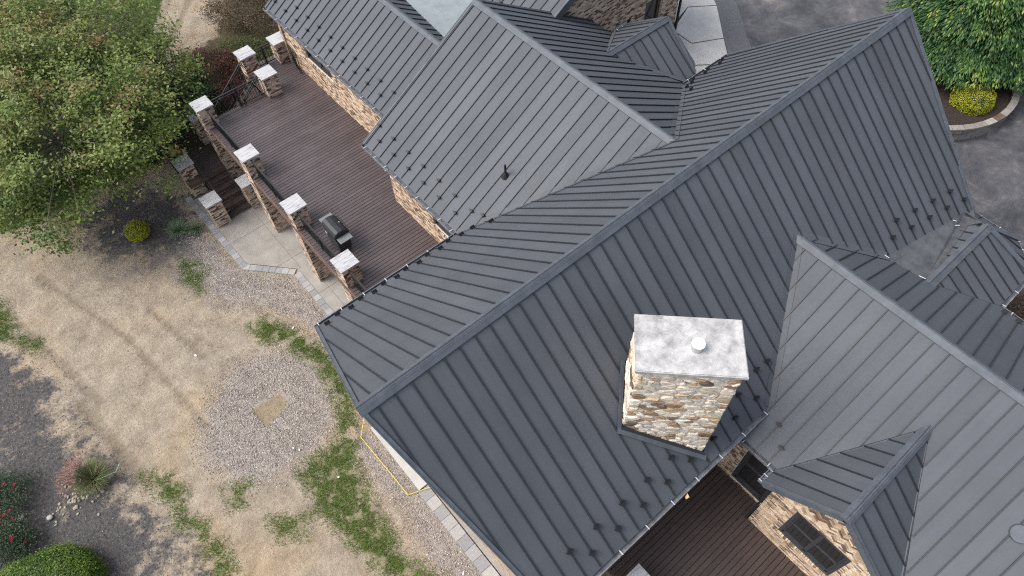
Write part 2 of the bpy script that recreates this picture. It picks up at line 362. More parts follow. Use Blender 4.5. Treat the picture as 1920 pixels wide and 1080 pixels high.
# relief: tyre ruts, clods and a low bank on the left
hz = ground_h(P2[:, 0], P2[:, 1])
nn = np.array([noise.noise(Vector((x*.35, y*.35, 3))) + .5*noise.noise(Vector((x*1.3, y*1.3, 7))) + .35*noise.noise(Vector((x*4., y*4., 9))) if n_ else 0 for (x, y), n_ in zip(P2, near)])
opn = near & (P2[:, 0] < 12)
hz = hz + np.where(opn, nn*.045, 0)
rut = np.zeros(len(P2))
for (x0, y0, x1, y1, wd, dp) in ((-7.3, 17.6, -6.2, 12.2, .13, .05), (-5.9, 19.4, -4.2, 13.9, .12, .06), (-4.2, 13.9, -3.6, 8.8, .14, .045), (-3.1, 14.8, -2.3, 11.2, .16, .05), (-6.75, 12.5, -6.2, 8.5, .22, .08), (-2.4, 13.2, -1.9, 11.6, .08, .03), (4.1, 29.5, 9.6, 35.6, .2, .06), (3.6, 30.4, 8.3, 36, .15, .04)):
    a = np.array((x0, y0)); b = np.array((x1, y1)); ab = b-a; t = np.clip(((P2-a)@ab)/(ab@ab), 0, 1); dd = np.hypot(*(P2-(a+t[:, None]*ab)).T)
    wob = np.array([.12*noise.noise(Vector((x*.7, y*.7, 5))) if n_ else 0 for (x, y), n_ in zip(P2, near)]) if wd > 0 else 0
    s_ = t*np.hypot(*ab)
    rut += np.where(opn, np.exp(-((dd+wob)/wd)**2)*dp*(.75+.25*np.sin(s_*2*PI/.34)), 0)
hz = hz - rut - np.where(near, m_bare*.05, 0)
nx, ny = len(gx), len(gy)
me = bpy.data.meshes.new('ground'); me.vertices.add(nx*ny)
me.vertices.foreach_set('co', np.stack([P2[:, 0], P2[:, 1], hz], 1).reshape(-1).astype(np.float32))
I, J = np.meshgrid(np.arange(nx-1), np.arange(ny-1), indexing='ij'); k0 = (I*ny+J).ravel()
F = np.stack([k0, k0+ny, k0+ny+1, k0+1], 1)
me.loops.add(F.size); me.loops.foreach_set('vertex_index', F.reshape(-1).astype(np.int32)); me.polygons.add(len(F))
me.polygons.foreach_set('loop_start', np.arange(0, F.size, 4, dtype=np.int32)); me.update(calc_edges=True)
me.polygons.foreach_set('use_smooth', [True]*len(F))
for nm, a in (('rut', np.clip(rut/.05, 0, 1)), ('gravel', m_grav), ('grass', m_grass), ('dark', m_dark), ('smudge', m_sm), ('lawn', m_lawn), ('bed', m_bed), ('bare', m_bare)):
    at = me.attributes.new(nm, 'FLOAT', 'POINT'); at.data.foreach_set('value', a.astype(np.float32))
def ground_mat():
    m, nt, b = base_mat('bare_earth_yard', .95, 0, .15)
    p = posn(nt)
    big = noise_n(nt, .28, 6, .6, p, .6); mid = noise_n(nt, 1.3, 10, .74, p, .2); fine = noise_n(nt, 9, 9, .66, p); vf = noise_n(nt, 60, 4, .7, p)
    c = ramp(nt, [(.26, (.16, .127, .095)), (.40, (.255, .21, .16)), (.56, (.325, .275, .212)), (.76, (.42, .365, .285))]); nt.links.new(mid.outputs[0], c.inputs[0])
    bt = ramp(nt, [(.35, (.92, .94, .97)), (.5, (1, 1, 1)), (.7, (1.10, 1.02, .88))]); nt.links.new(big.outputs[0], bt.inputs[0])
    o = mixc(nt, 1., c.outputs[0], bt.outputs[0], 'MULTIPLY')
    fr = ramp(nt, [(.25, (.62,)*3), (.40, (.93,)*3), (.5, (1,)*3), (.8, (1.15,)*3)]); nt.links.new(fine.outputs[0], fr.inputs[0]); o = mixc(nt, 1., o, fr.outputs[0], 'MULTIPLY')
    def zone(a, col_lo, col_hi, nz, sc=1., lo=.42, hi=.58, amp=.9):
        nonlocal o
        s = mathn(nt, 'ADD', attr(nt, a), mathn(nt, 'MULTIPLY', mathn(nt, 'SUBTRACT', nz.outputs[0], .5), amp))
        r = ramp(nt, [(lo, (0, 0, 0)), (hi, (1, 1, 1))]); nt.links.new(s, r.inputs[0])
        cr = ramp(nt, [(.3, col_lo), (.7, col_hi)]); nt.links.new(fine.outputs[0], cr.inputs[0])
        g = mathn(nt, 'GREATER_THAN', attr(nt, a), .01)
        o = mixc(nt, mathn(nt, 'MULTIPLY', mathn(nt, 'MULTIPLY', r.outputs[0], g), sc), o, cr.outputs[0])
    mid2 = noise_n(nt, 1.1, 9, .74, p, 0.)
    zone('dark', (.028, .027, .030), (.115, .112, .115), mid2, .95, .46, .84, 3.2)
    zone('smudge', (.13, .12, .105), (.24, .21, .18), mid2, .55, .55, .9, 2.2)
    zone('gravel', (.18, .16, .15), (.37, .335, .31), mid, .7, .42, .85, 1.8)
    zone('grass', (.06, .085, .025), (.22, .20, .11), mid, .6, .5, .75, 1.6)
    zone('lawn', (.025, .042, .012), (.06, .088, .028), mid, 1., .42, .55, 1.3)
    zone('bed', (.04, .035, .02), (.10, .085, .045), mid, .95, .42, .58, 1.3)
    zone('bare', (.19, .15, .10), (.30, .245, .165), mid, .9, .4, .6, .3)
    ru = ramp(nt, [(.1, (0, 0, 0)), (.9, (1, 1, 1))]); nt.links.new(mathn(nt, 'MULTIPLY', attr(nt, 'rut'), mathn(nt, 'MULTIPLY', fine.outputs[0], 2.6)), ru.inputs[0]); o = mixc(nt, mathn(nt, 'MULTIPLY', ru.outputs[0], .55), o, (.16, .13, .095))
    # dark crumbs and pale chips
    v = nt.nodes.new('ShaderNodeTexVoronoi'); v.inputs['Scale'].default_value = 11; nt.links.new(p, v.inputs['Vector'])
    vr = ramp(nt, [(.06, (1, 1, 1)), (.12, (0, 0, 0))]); nt.links.new(v.outputs['Distance'], vr.inputs[0])
    vm = mathn(nt, 'MULTIPLY', vr.outputs[0], mathn(nt, 'GREATER_THAN', mid.outputs[0], .55)); o = mixc(nt, mathn(nt, 'MULTIPLY', vm, .45), o, (.16, .13, .10))
    nt.links.new(o, b.inputs['Base Color'])
    h = mathn(nt, 'ADD', mathn(nt, 'MULTIPLY', fine.outputs[0], 1.), mathn(nt, 'ADD', mathn(nt, 'MULTIPLY', mid.outputs[0], 2.), mathn(nt, 'MULTIPLY', vf.outputs[0], .35)))
    bump(nt, b, h, .8, .05)
    return m
me.materials.append(ground_mat())
gob = link(bpy.data.objects.new('ground', me)); gob['kind'] = 'structure'
gob['label'] = 'bare tan earth yard with ruts, dark millings and lawn around the house'
# vertical lookup of yard height
def gz(x, y):
    i = min(max(np.searchsorted(gx, x)-1, 0), nx-2); j = min(max(np.searchsorted(gy, y)-1, 0), ny-2)
    return float(hz[i*ny+j])
def gzs(P):
    i = np.clip(np.searchsorted(gx, P[:, 0])-1, 0, nx-2); j = np.clip(np.searchsorted(gy, P[:, 1])-1, 0, ny-2)
    return hz[i*ny+j]

# driveway beyond the house
DRM, _nt, _b = base_mat('mottled_wet_asphalt', .7, 0, .35)
_p = posn(_nt); _n = noise_n(_nt, .55, 11, .74, _p, .4); _n2 = noise_n(_nt, 3.2, 6, .7, _p); _n3 = noise_n(_nt, 45, 4, .7, _p)
_r = ramp(_nt, [(.32, (.035, .037, .043)), (.45, (.066, .068, .077)), (.56, (.105, .104, .112)), (.68, (.21, .19, .18))]); _nt.links.new(_n.outputs[0], _r.inputs[0])
_v = ramp(_nt, [(.3, (.82,)*3), (.6, (1,)*3), (.78, (1.5,)*3)]); _nt.links.new(_n2.outputs[0], _v.inputs[0])
_s = ramp(_nt, [(.3, (.85,)*3), (.7, (1.1,)*3)]); _nt.links.new(_n3.outputs[0], _s.inputs[0])
_o = mixc(_nt, 1., mixc(_nt, 1., _r.outputs[0], _v.outputs[0], 'MULTIPLY'), _s.outputs[0], 'MULTIPLY'); _nt.links.new(_o, _b.inputs['Base Color'])
bump(_nt, _b, _n3.outputs[0], .3, .006)
MT['asphalt'] = DRM
mb = MB(); mb.prism([(19.5, -30, DR), (60, -30, DR), (60, 30, DR), (24.6, 30, DR), (24.6, 10.9, DR), (19.5, 10.9, DR)], (0, 0, -.5)); o = mb.build('driveway', 'asphalt'); o['kind'] = 'structure'; o['label'] = 'mottled grey asphalt driveway behind the house'
MT['asphalt_new'] = simple('smooth_dark_asphalt', (.085, .09, .098), .75, .15, 9, .2)
mb = MB(); mb.prism([(25.55, 12.5, DR+.004), (26.0, 10.75, DR+.004), (23.05, 7.4, DR+.004), (22.2, 6.2, DR+.004), (22.9, 5.6, DR+.004), (24.4, 7.1, DR+.004), (25.2, 8.2, DR+.004), (26.9, 10.2, DR+.004), (27.2, 12.2, DR+.004)][::-1], (0, 0, .02)); o = mb.build('asphalt_patch', 'asphalt_new'); o['kind'] = 'structure'; o['label'] = 'strip of smooth dark new asphalt beside the pale concrete walk'
MT['brown_earth'] = simple('dark_planting_soil', (.06, .045, .032), .95, .5, 6, .8)
mb = MB(); mb.prism([(15, -30, DR+.03), (21.5, -30, DR+.03), (21.5, -8.0, DR+.03), (19.3, -6.4, DR+.03), (15, -6.4, DR+.03)][::-1], (0, 0, -.3)); o = mb.build('planting_soil', 'brown_earth'); o['kind'] = 'structure'; o['label'] = 'brown planting soil beside the bay'

# ------------------------------------------------------------------ house
house = empty('house', (10, 0, G))
tag(house, 'large tan brick house with charcoal standing seam metal roofs and stone chimney', 'house')
hoff = Vector((-10, 0, -G))
def hpart(o, parent=house): return o
class HMB(MB):
    """builds in world numbers, under the house empty"""
HI = Matrix.Translation(hoff)
def hb(mb, name, mat, parent=None, **kw):
    o = mb.build(name, mat, parent or house, **kw)
    if parent is None or parent is house: o.location = hoff
    return o
PITCH = .4064
def interp(pts, s):
    if s <= pts[0][0]: return pts[0][1]
    for (a, b), (c, d) in zip(pts, pts[1:]):
        if a <= s <= c: return b if c == a else b+(d-b)*(s-a)/(c-a)
    return pts[-1][1]
class Slope:
    def __init__(s, parent, O, a, down, m, top, bot, first, pitch=PITCH, guards=None, thick=.16, gd=(.45, .85)):
        s.O = Vector(O); s.a = Vector(a); s.d = Vector((down[0], down[1], -m)); s.m = m
        s.n = s.a.cross(s.d).normalized()
        if s.n.z < 0: s.n = -s.n
        s.top, s.bot = top, bot; L0 = max(top[0][0], bot[0][0]); L1 = min(top[-1][0], bot[-1][0]); s.L0, s.L1 = L0, L1
        bks = sorted(set([x for x, _ in top+bot if L0 < x < L1]))
        cuts = [L0] + [x for x in (first+pitch*i for i in range(-60, 120)) if L0+.01 < x < L1-.01] + [L1]
        deck = MB()
        for x0, x1 in zip(cuts, cuts[1:]):
            xs = [x0]+[b for b in bks if x0+1e-4 < b < x1-1e-4]+[x1]
            T = [(x, interp(top, x)) for x in xs]; B = [(x, max(interp(bot, x), interp(top, x))) for x in xs]
            poly = T + B[::-1]
            pp = []
            for q in poly:
                w = s.P(*q)
                if not pp or (w-pp[-1]).length > 1e-3: pp.append(w)
            if (pp[0]-pp[-1]).length < 1e-3: pp.pop()
            if len(pp) < 3: continue
            mb = MB(); mb.prism([w+s.n*.0 for w in pp], -s.n*.02); mb.build('roof_panel', 'roof', parent)
            for i in range(len(xs)-1):
                (xa, xb) = xs[i], xs[i+1]
                q = [s.P(xa, interp(top, xa)), s.P(xb, interp(top, xb)), s.P(xb, max(interp(bot, xb), interp(top, xb))), s.P(xa, max(interp(bot, xa), interp(top, xa)))]
                qq = []
                for w in q:
                    if not qq or (w-qq[-1]).length > 1e-3: qq.append(w)
                if len(qq) >= 3 and (qq[0]-qq[-1]).length < 1e-3: qq.pop()
                if len(qq) >= 3: deck.prism([w-s.n*.024 for w in qq], Vector((0, 0, -thick)))
        deck.build('roof_deck', 'under', parent)
        dn = s.d.normalized(); k = 0
        for i, x in enumerate(cuts[1:-1]):
            t0, t1 = interp(top, x), interp(bot, x)
            if t1-t0 < .12: continue
            a_ = s.P(x, t0+.13 if t1-t0 > .5 else t0+.02); b_ = s.P(x, t1-.03)
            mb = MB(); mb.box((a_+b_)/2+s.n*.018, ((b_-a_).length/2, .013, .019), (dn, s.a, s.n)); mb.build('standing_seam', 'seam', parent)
            if guards and guards[0] < x < guards[1]:
                if abs(t1-s.maxb()) < .62:
                    k = round((x-first)/pitch); t = t1-(gd[0] if k % 2 else gd[1])/math.hypot(1, m)
                    c = s.P(x, t)+s.n*.045
                    mb = MB(); mb.box(c, (.045, .032, .032), (dn, s.a, s.n)); mb.box(c+s.n*.02-dn*.01, (.010, .085, .045), (dn, s.a, s.n)); mb.box(c+s.n*.05, (.03, .055, .010), (dn, s.a, s.n))
                    mb.build('snow_guard', 'black', parent)
    def maxb(s): return max(b for _, b in s.bot)
    def P(s, x, h): return s.O + s.a*(x) + s.d*h if False else Vector((s.O.x, s.O.y, s.O.z)) + s.a*x + s.d*h
def roof(label):
    r = empty('roof', (0, 0, 0), house); r.location = hoff; r['label'] = label; return r
def strip(parent, A, B, na, nb, w=.15, lift=.012, mat='roof', name='valley_flashing', th=.006, ext=.0):
    """two thin leaves folded along line A-B; na/nb the unit normals of both planes, wa/wb towards each side"""
    A = Vector(A); B = Vector(B); d = (B-A).normalized(); A = A-d*ext; B = B+d*ext
    mb = MB()
    for n, sgn in ((na, 1), (nb, -1)):
        p = n.cross(d)*sgn; p.normalize()
        q = [A+n*lift, B+n*lift, B+n*lift+p*w, A+n*lift+p*w]
        mb.prism(q if sgn > 0 else q[::-1], n*th)
    return mb.build(name, mat, parent)
def ridge_cap(parent, A, B, s1, s2, w=.15, name='ridge_cap'):
    A = Vector(A); B = Vector(B); d = (B-A).normalized(); mb = MB()
    for s in (s1, s2):
        p = s.n.cross(d).normalized()
        if p.z > 0: p = -p
        up_ = Vector((0, 0, .012))
        q = [A+s.n*.045+up_, B+s.n*.045+up_, B+s.n*.045+p*w, A+s.n*.045+p*w]
        mb.prism(q, s.n*-.04)
    mid_ = (A+B)/2-Vector((0, 0, .045)); sidev = d.cross(upv).normalized(); mb.box(mid_, ((B-A).length/2-.004, .07, .06), (d, sidev, d.cross(sidev)*-1))
    return mb.build(name, 'trim', parent)
def rake(parent, A, B, inward, w=.09, h=.05, drop=.2):
    A = Vector(A); B = Vector(B); d = (B-A).normalized(); mb = MB()
    i = Vector(inward); i = (i-d*i.dot(d)); i.normalize(); n = d.cross(i)
    if n.z < 0: n = -n
    mb.box((A+B)/2+i*(w/2-.01)+n*(h/2), ((B-A).length/2, w/2, h/2-.01), (d, i, n))
    mb.box((A+B)/2-i*.012+n*(-drop/2+h/2), ((B-A).length/2, .01, drop/2+h/2), (d, i, n))
    return mb.build('rake_trim', 'trim', parent)
def gutter(A, B, outw, w=.11, h=.09, br=.92, off=.3, cap=True, label=None):
    """open half channel hung just below an eave, with bright hanger straps"""
    A = Vector(A); B = Vector(B); d = (B-A).normalized(); o_ = Vector(outw).normalized(); L = (B-A).length; c = (A+B)/2 + Vector((0, 0, -.03))
    mb = MB()
    mb.box(c+o_*(w/2)+Vector((0, 0, -h)), (L/2, w/2, .005), (d, o_, upv)); mb.box(c+o_*w+Vector((0, 0, -h/2)), (L/2, .005, h/2), (d, o_, upv))
    mb.box(c+o_*.0+Vector((0, 0, -h/2)), (L/2, .004, h/2), (d, o_, upv)); mb.box(c+o_*(w-.008), (L/2, .012, .006), (d, o_, upv))
    for e in (A, B): mb.box(e+o_*(w/2)+Vector((0, 0, -.03-h/2)), (.004, w/2, h/2), (d, o_, upv))
    g = hb(mb, 'gutter', 'gutter')
    n = int((L-off)/br)+1
    for i in range(n):
        q = A+d*(off+i*br)
        mb = MB(); mb.box(q+o_*(w/2)+Vector((0, 0, -.018)), (.011, w/2+.015, .005), (d, o_, upv)); mb.box(q+o_*(w-.01)+Vector((0, 0, -.03)), (.011, .006, .02), (d, o_, upv))
        b_ = mb.build('bracket', 'bracket', g)
    return g

m1 = 4.838/5.461; mS = 3.975/4.773; mA = (4.838-1.626)/5.308; mC = .5769; ZA = -1.626; UA = 11.443; ZC = -2.035; UC = 11.608
r_main = roof('tall main gable roof with long slope carrying the stone chimney')
sN = Slope(r_main, (0, 0, 0), (1, 0, 0), (0, 1), m1, [(0, 0), (19.02, 0), (19.33, 5.461)], [(0, 0), (.898, 5.461), (6.15, 5.461), (UA, 1.84), (16.72, 5.461), (19.33, 5.461)], .374, guards=(1.0, 19), gd=(.28, .52))
sS = Slope(r_main, (0, 0, 0), (1, 0, 0), (0, -1), mS, [(0, 0), (19.02, 0)], [(0, 0), (.931, 4.773), (8.25, 4.773), (UC, 2.443), (14.06, 4.13), (17.41, 4.63), (18.06, 4.773), (19.02, 0)], .333, guards=(1.6, 18.2), gd=(.45, .85))
ridge_cap(r_main, (-.01, 0, 0), (19.03, 0, 0), sN, sS, .17)
rake(r_main, (0, 0, 0), (.898, 5.461, -4.838), (1, 0, 0)); rake(r_main, (0, 0, 0), (.931, -4.773, -3.975), (1, 0, 0))
rake(r_main, (19.02, 0, 0), (19.33, 5.461, -4.838), (-1, 0, 0)); rake(r_main, (19.02, 0, 0), (18.06, -4.773, -3.975), (-1, 0, 0))

r_A = roof('broad gabled wing roof facing the big deck with a black vent pipe')
aW = Slope(r_A, (UA, 0, ZA), (0, 1, 0), (-1, 0), mA, [(1.84, 0), (10.86, 0)], [(1.84, 0), (5.461, 5.308), (10.86, 5.308)], 9.02, pitch=.431, guards=(5.0, 11))
aE = Slope(r_A, (UA, 0, ZA), (0, 1, 0), (1, 0), mA, [(1.84, 0), (10.86, 0)], [(1.84, 0), (5.461, 5.277), (5.66, 5.72), (7.55, 3.29), (9.45, 5.85), (10.86, 5.85)], 9.02, pitch=.431)
ridge_cap(r_A, (UA, 1.80, ZA), (UA, 10.87, ZA), aW, aE, .17)
rake(r_A, (UA, 10.86, ZA), (UA-5.308, 10.86, ZA-5.308*mA), (0, -1, 0), drop=.3); rake(r_A, (UA, 10.86, ZA), (UA+5.85, 10.86, ZA-5.85*mA), (0, -1, 0), drop=.3)
strip(r_A, (UA, 1.84, ZA), (6.14, 5.461, -4.838), sN.n, aW.n); strip(r_A, (UA, 1.84, ZA), (16.72, 5.461, -4.838), aE.n, sN.n)
r_B = roof('farthest roof over the deck end with rows of black snow guards')
bW = Slope(r_B, (10.27, 0, -3.16), (0, 1, 0), (-1, 0), .605, [(10.6, 0), (20.35, 0)], [(10.6, 2.77), (20.35, 2.77)], 10.98, pitch=.431, guards=(11, 20.3))
bE = Slope(r_B, (10.27, 0, -3.16), (0, 1, 0), (1, 0), .605, [(10.6, 0), (20.35, 0)], [(10.6, .37), (12.0, .56), (15.43, 1.12), (20.35, 1.9)], 10.98, pitch=.431)
ridge_cap(r_B, (10.27, 10.6, -3.16), (10.27, 20.36, -3.16), bW, bE, .15)
rake(r_B, (10.27, 20.35, -3.16), (7.5, 20.35, -4.836), (0, -1, 0))
mb = MB(); mb.prism([(10.45, 10.5, -3.30), (10.62, 10.6, -3.42), (11.40, 15.43, -3.86), (12.17, 20.4, -4.33), (17.5, 20.4, -4.75), (16.5, 10.9, -4.6), (13.5, 10.5, -3.95)], (0, 0, -.1)); mb.build('roof_membrane', 'memb', r_B)
r_F = roof('brick gabled wing roof at the top edge beyond the flat membrane')
fW = Slope(r_F, (18.95, 0, -1.33), (0, 1, 0), (-1, 0), .592, [(10.5, 0), (20, 0)], [(10.5, 4.17), (11.1, 4.17), (11.12, 5.6), (20, 5.6)], 11.3, pitch=.431, guards=(11.2, 16), gd=(.8, 1.1))
fE = Slope(r_F, (18.95, 0, -1.33), (0, 1, 0), (1, 0), .592, [(10.5, 0), (20, 0)], [(10.5, 4.17), (20, 4.17)], 11.3, pitch=.431)
rake(r_F, (18.95, 10.5, -1.33), (14.78, 10.5, -3.80), (0, 1, 0), drop=.28); rake(r_F, (18.95, 10.5, -1.33), (23.12, 10.5, -3.80), (0, 1, 0), drop=.28)
ridge_cap(r_F, (18.95, 10.5, -1.33), (18.95, 20, -1.33), fW, fE, .15)
mb = MB(); mb.box((14.66, 10.85, -3.88), (.11, .36, .035)); mb.build('eave_flashing', 'trim', r_F)
r_P = roof('small gabled porch roof with ridge pointing at the driveway')
PZ = -3.62
pS = Slope(r_P, (0, 7.55, PZ), (1, 0, 0), (0, -1), .68, [(14.73, 0), (17.9, 0)], [(14.73, 0), (17.1, 1.9), (17.66, 1.92), (17.9, 1.6)], 15.03, pitch=.42)
pN = Slope(r_P, (0, 7.55, PZ), (1, 0, 0), (0, 1), .68, [(14.73, 0), (17.9, 0)], [(14.73, 0), (17.25, 1.9), (17.9, 1.92)], 15.03, pitch=.42)
ridge_cap(r_P, (14.70, 7.55, PZ), (17.92, 7.55, PZ), pS, pN, .15)
strip(r_P, (14.73, 7.55, PZ), (17.12, 5.66, PZ-1.9*.68), aE.n, pS.n, .13); strip(r_P, (14.73, 7.55, PZ), (17.25, 9.45, PZ-1.9*.68), pN.n, aE.n, .13)
rake(r_P, (17.9, 7.55, PZ), (17.68, 5.66, PZ-1.29), (-1, 0, 0), drop=.15); rake(r_P, (17.9, 7.55, PZ), (17.9, 9.45, PZ-1.29), (-1, 0, 0), drop=.15)
r_C = roof('lower right wing roof with pale ridge running off the corner')
cW = Slope(r_C, (UC, 0, ZC), (0, -1, 0), (-1, 0), mC, [(2.443, 0), (16, 0)], [(2.443, 0), (4.70, 3.30), (4.78, 4.22), (5.9, 4.22), (7.62, 1.55), (9.40, 4.22), (16, 4.22)], 2.79, guards=(4.7, 6))
cE = Slope(r_C, (UC, 0, ZC), (0, -1, 0), (1, 0), mC, [(2.443, 0), (16, 0)], [(2.443, 0), (4.13, 2.46), (5.24, 2.74), (5.40, 2.72), (7.07, 4.38), (16, 4.42)], 3.16, guards=(7.0, 12), gd=(.3, .3))
ridge_cap(r_C, (UC, -2.40, ZC), (UC, -16, ZC), cW, cE, .17)
strip(r_C, (UC, -2.443, ZC), (8.27, -4.76, -3.965), cW.n, sS.n); strip(r_C, (UC, -2.443, ZC), (14.06, -4.13, -3.44), sS.n, cE.n)
mb = MB(); c0 = cW.P(10.22, 2.07); mb.cyl(c0-cW.n*.02, c0+cW.n*.10, .21, .19, 20); mb.build('round_vent', 'trim', r_C)
r_D = roof('gabled dormer roof over the brick window bay at lower right')
dN = Slope(r_D, (0, -7.62, -2.93), (1, 0, 0), (0, 1), .913, [(6.85, 0), (10.06, 0)], [(6.85, 1.74), (7.33, 1.74), (10.06, 0)], 7.25, pitch=.42)
dS = Slope(r_D, (0, -7.62, -2.93), (1, 0, 0), (0, -1), .913, [(6.85, 0), (10.06, 0)], [(6.85, 1.76), (7.40, 1.76), (10.06, 0)], 7.25, pitch=.42)
ridge_cap(r_D, (6.82, -7.62, -2.93), (10.1, -7.62, -2.93), dN, dS, .15)
strip(r_D, (10.06, -7.62, -2.93), (7.33, -5.90, -4.50), cW.n, dN.n, .13); strip(r_D, (10.06, -7.62, -2.93), (7.36, -9.38, -4.52), dS.n, cW.n, .13)
rake(r_D, (6.85, -7.62, -2.93), (6.85, -5.88, -4.52), (1, 0, 0), drop=.13); rake(r_D, (6.85, -7.62, -2.93), (6.85, -9.38, -4.54), (1, 0, 0), drop=.13)
# bay at the right edge
r_E = roof('small hipped bay roof at the right edge beside dusty membrane')
ME = .59; EZ = -3.58
eS = Slope(r_E, (0, -5.40, EZ), (1, 0, 0), (0, -1), ME, [(14.3, 0), (17.33, 0), (17.74, 1.65)], [(14.3, 0), (16.0, 1.65), (17.74, 1.65)], 14.62, pitch=.41)
eN = Slope(r_E, (0, -5.40, EZ), (1, 0, 0), (0, 1), ME, [(14.3, 0), (17.33, 0)], [(14.3, .06), (14.8, .1), (17.2, .55), (17.33, .1)], 14.82, pitch=.41)
ridge_cap(r_E, (14.28, -5.40, EZ), (17.36, -5.40, EZ), eS, eN, .15)
mE2 = .97/1.32
eE = Slope(r_E, (17.33, 0, EZ), (0, -1, 0), (1, 0), mE2, [(4.62, .38), (4.95, .26), (5.25, .05), (5.40, 0), (6.14, 1.32)], [(4.62, 1.32), (6.14, 1.32)], 5.02, pitch=.41)
mb = MB(); mb.prism([(17.33, -5.40, EZ), (18.65, -6.14, -4.55), (17.74, -7.05, -4.55)][::-1], (0, 0, -.16)); mb.build('roof_panel', 'roof', r_E)
for t_ in (.33, .66):
    A_ = Vector((18.65, -6.14, -4.55)).lerp(Vector((17.74, -7.05, -4.55)), t_); B_ = A_+(Vector((17.33, -5.40, EZ))-Vector((18.2, -6.6, -4.55)))*(.62)
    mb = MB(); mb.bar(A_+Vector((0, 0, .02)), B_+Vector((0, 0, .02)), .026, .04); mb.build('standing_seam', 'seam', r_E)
for q in ((18.65, -6.14, -4.55), (17.74, -7.05, -4.55)):
    mb = MB(); mb.bar(Vector((17.33, -5.40, EZ+.03)), Vector(q)+Vector((0, 0, .03)), .2, .03); mb.build('hip_cap', 'trim', r_E)
strip(r_E, (14.3, -5.40, EZ), (16.0, -7.05, -4.55), cE.n, eS.n, .13)
mb = MB(); mb.prism([(14.04, -4.12, -3.435), (14.33, -5.24, -3.60), (14.82, -5.29, -3.645), (17.2, -4.98, -3.80), (17.40, -5.2, -3.64), (17.62, -4.98, -3.80), (18.3, -4.9, -4.28), (18.2, -4.66, -4.0), (17.5, -4.62, -3.84)][::-1], (0, 0, -.05)); mb.build('roof_membrane', 'memb_dark', r_E)
for (a_, b_) in (((14.02, -4.05, -3.36), (14.10, -4.25, -3.44)), ((14.28, -5.05, -3.55), (14.36, -5.30, -3.57)), ((16.9, -4.72, -3.80), (17.1, -4.86, -3.83)), ((17.0, -4.6, -3.76), (17.12, -4.72, -3.8))):
    mb = MB(); mb.bar(Vector(a_), Vector(a_).lerp(Vector(b_), .7), .016, .012); mb.build('sealant_bead', 'white', r_E)

# gutters
gutter((.898, 5.461, -4.838), (6.2, 5.461, -4.838), (0, 1, 0), off=.12, br=.8)
gutter((16.8, 5.461, -4.838), (19.33, 5.461, -4.838), (0, 1, 0), off=.3)
gutter((8.2, -4.773, -3.975), (.931, -4.773, -3.975), (0, -1, 0), off=.1, br=.86)
gutter((6.135, 10.86, -4.838), (6.135, 5.5, -4.838), (-1, 0, 0), off=.18, br=.62)
gutter((7.5, 20.4, -4.836), (7.5, 10.7, -4.836), (-1, 0, 0), off=.25, br=.8)
gutter((7.39, -4.80, -4.47), (7.39, -5.86, -4.47), (-1, 0, 0), off=.1, br=.8, w=.1)
gutter((7.35, -5.87, -4.52), (6.87, -5.87, -4.52), (0, 1, 0), off=.06, br=.2, w=.1)
gutter((16.03, -7.08, -4.57), (17.74, -7.07, -4.56), (0, -1, 0), off=.12, br=.7, w=.09)
gutter((18.66, -4.7, -4.56), (18.66, -6.13, -4.56), (1, 0, 0), off=.3, br=.6, w=.08)
gutter((18.65, -6.14, -4.56), (17.76, -7.05, -4.56), (.707, -.707, 0), off=.1, br=.3, w=.08)
gutter((16.04, -7.1, -4.59), (16.04, -16, -4.59), (1, 0, 0), off=.3, br=.9, w=.09)
gutter((17.15, 5.63, -4.95), (17.66, 5.63, -4.95), (0, -1, 0), off=.1, br=.3, w=.09)
gutter((17.3, 9.46, -4.93), (17.9, 9.46, -4.93), (0, 1, 0), off=.1, br=.3, w=.09)

# vent pipe on wing roof
vp = aW.P(5.44, 3.27)
v_ = empty('vent_pipe', (0, 0, 0), house); v_.location = hoff
mb = MB(); mb.cyl(vp-Vector((0, 0, .05)), vp+Vector((0, 0, .16)), .14, .05, 20); mb.build('boot', 'black', v_)
mb = MB(); mb.cyl(vp+Vector((0, 0, .1)), vp+Vector((0, 0, .48)), .036, .036, 14); mb.build('pipe', 'black', v_)
# short downspout under wing eave
mb = MB(); mb.bar((6.05, 9.35, -4.92), (6.28, 9.55, -5.32), .09, .07); hb(mb, 'downspout', 'bracket')

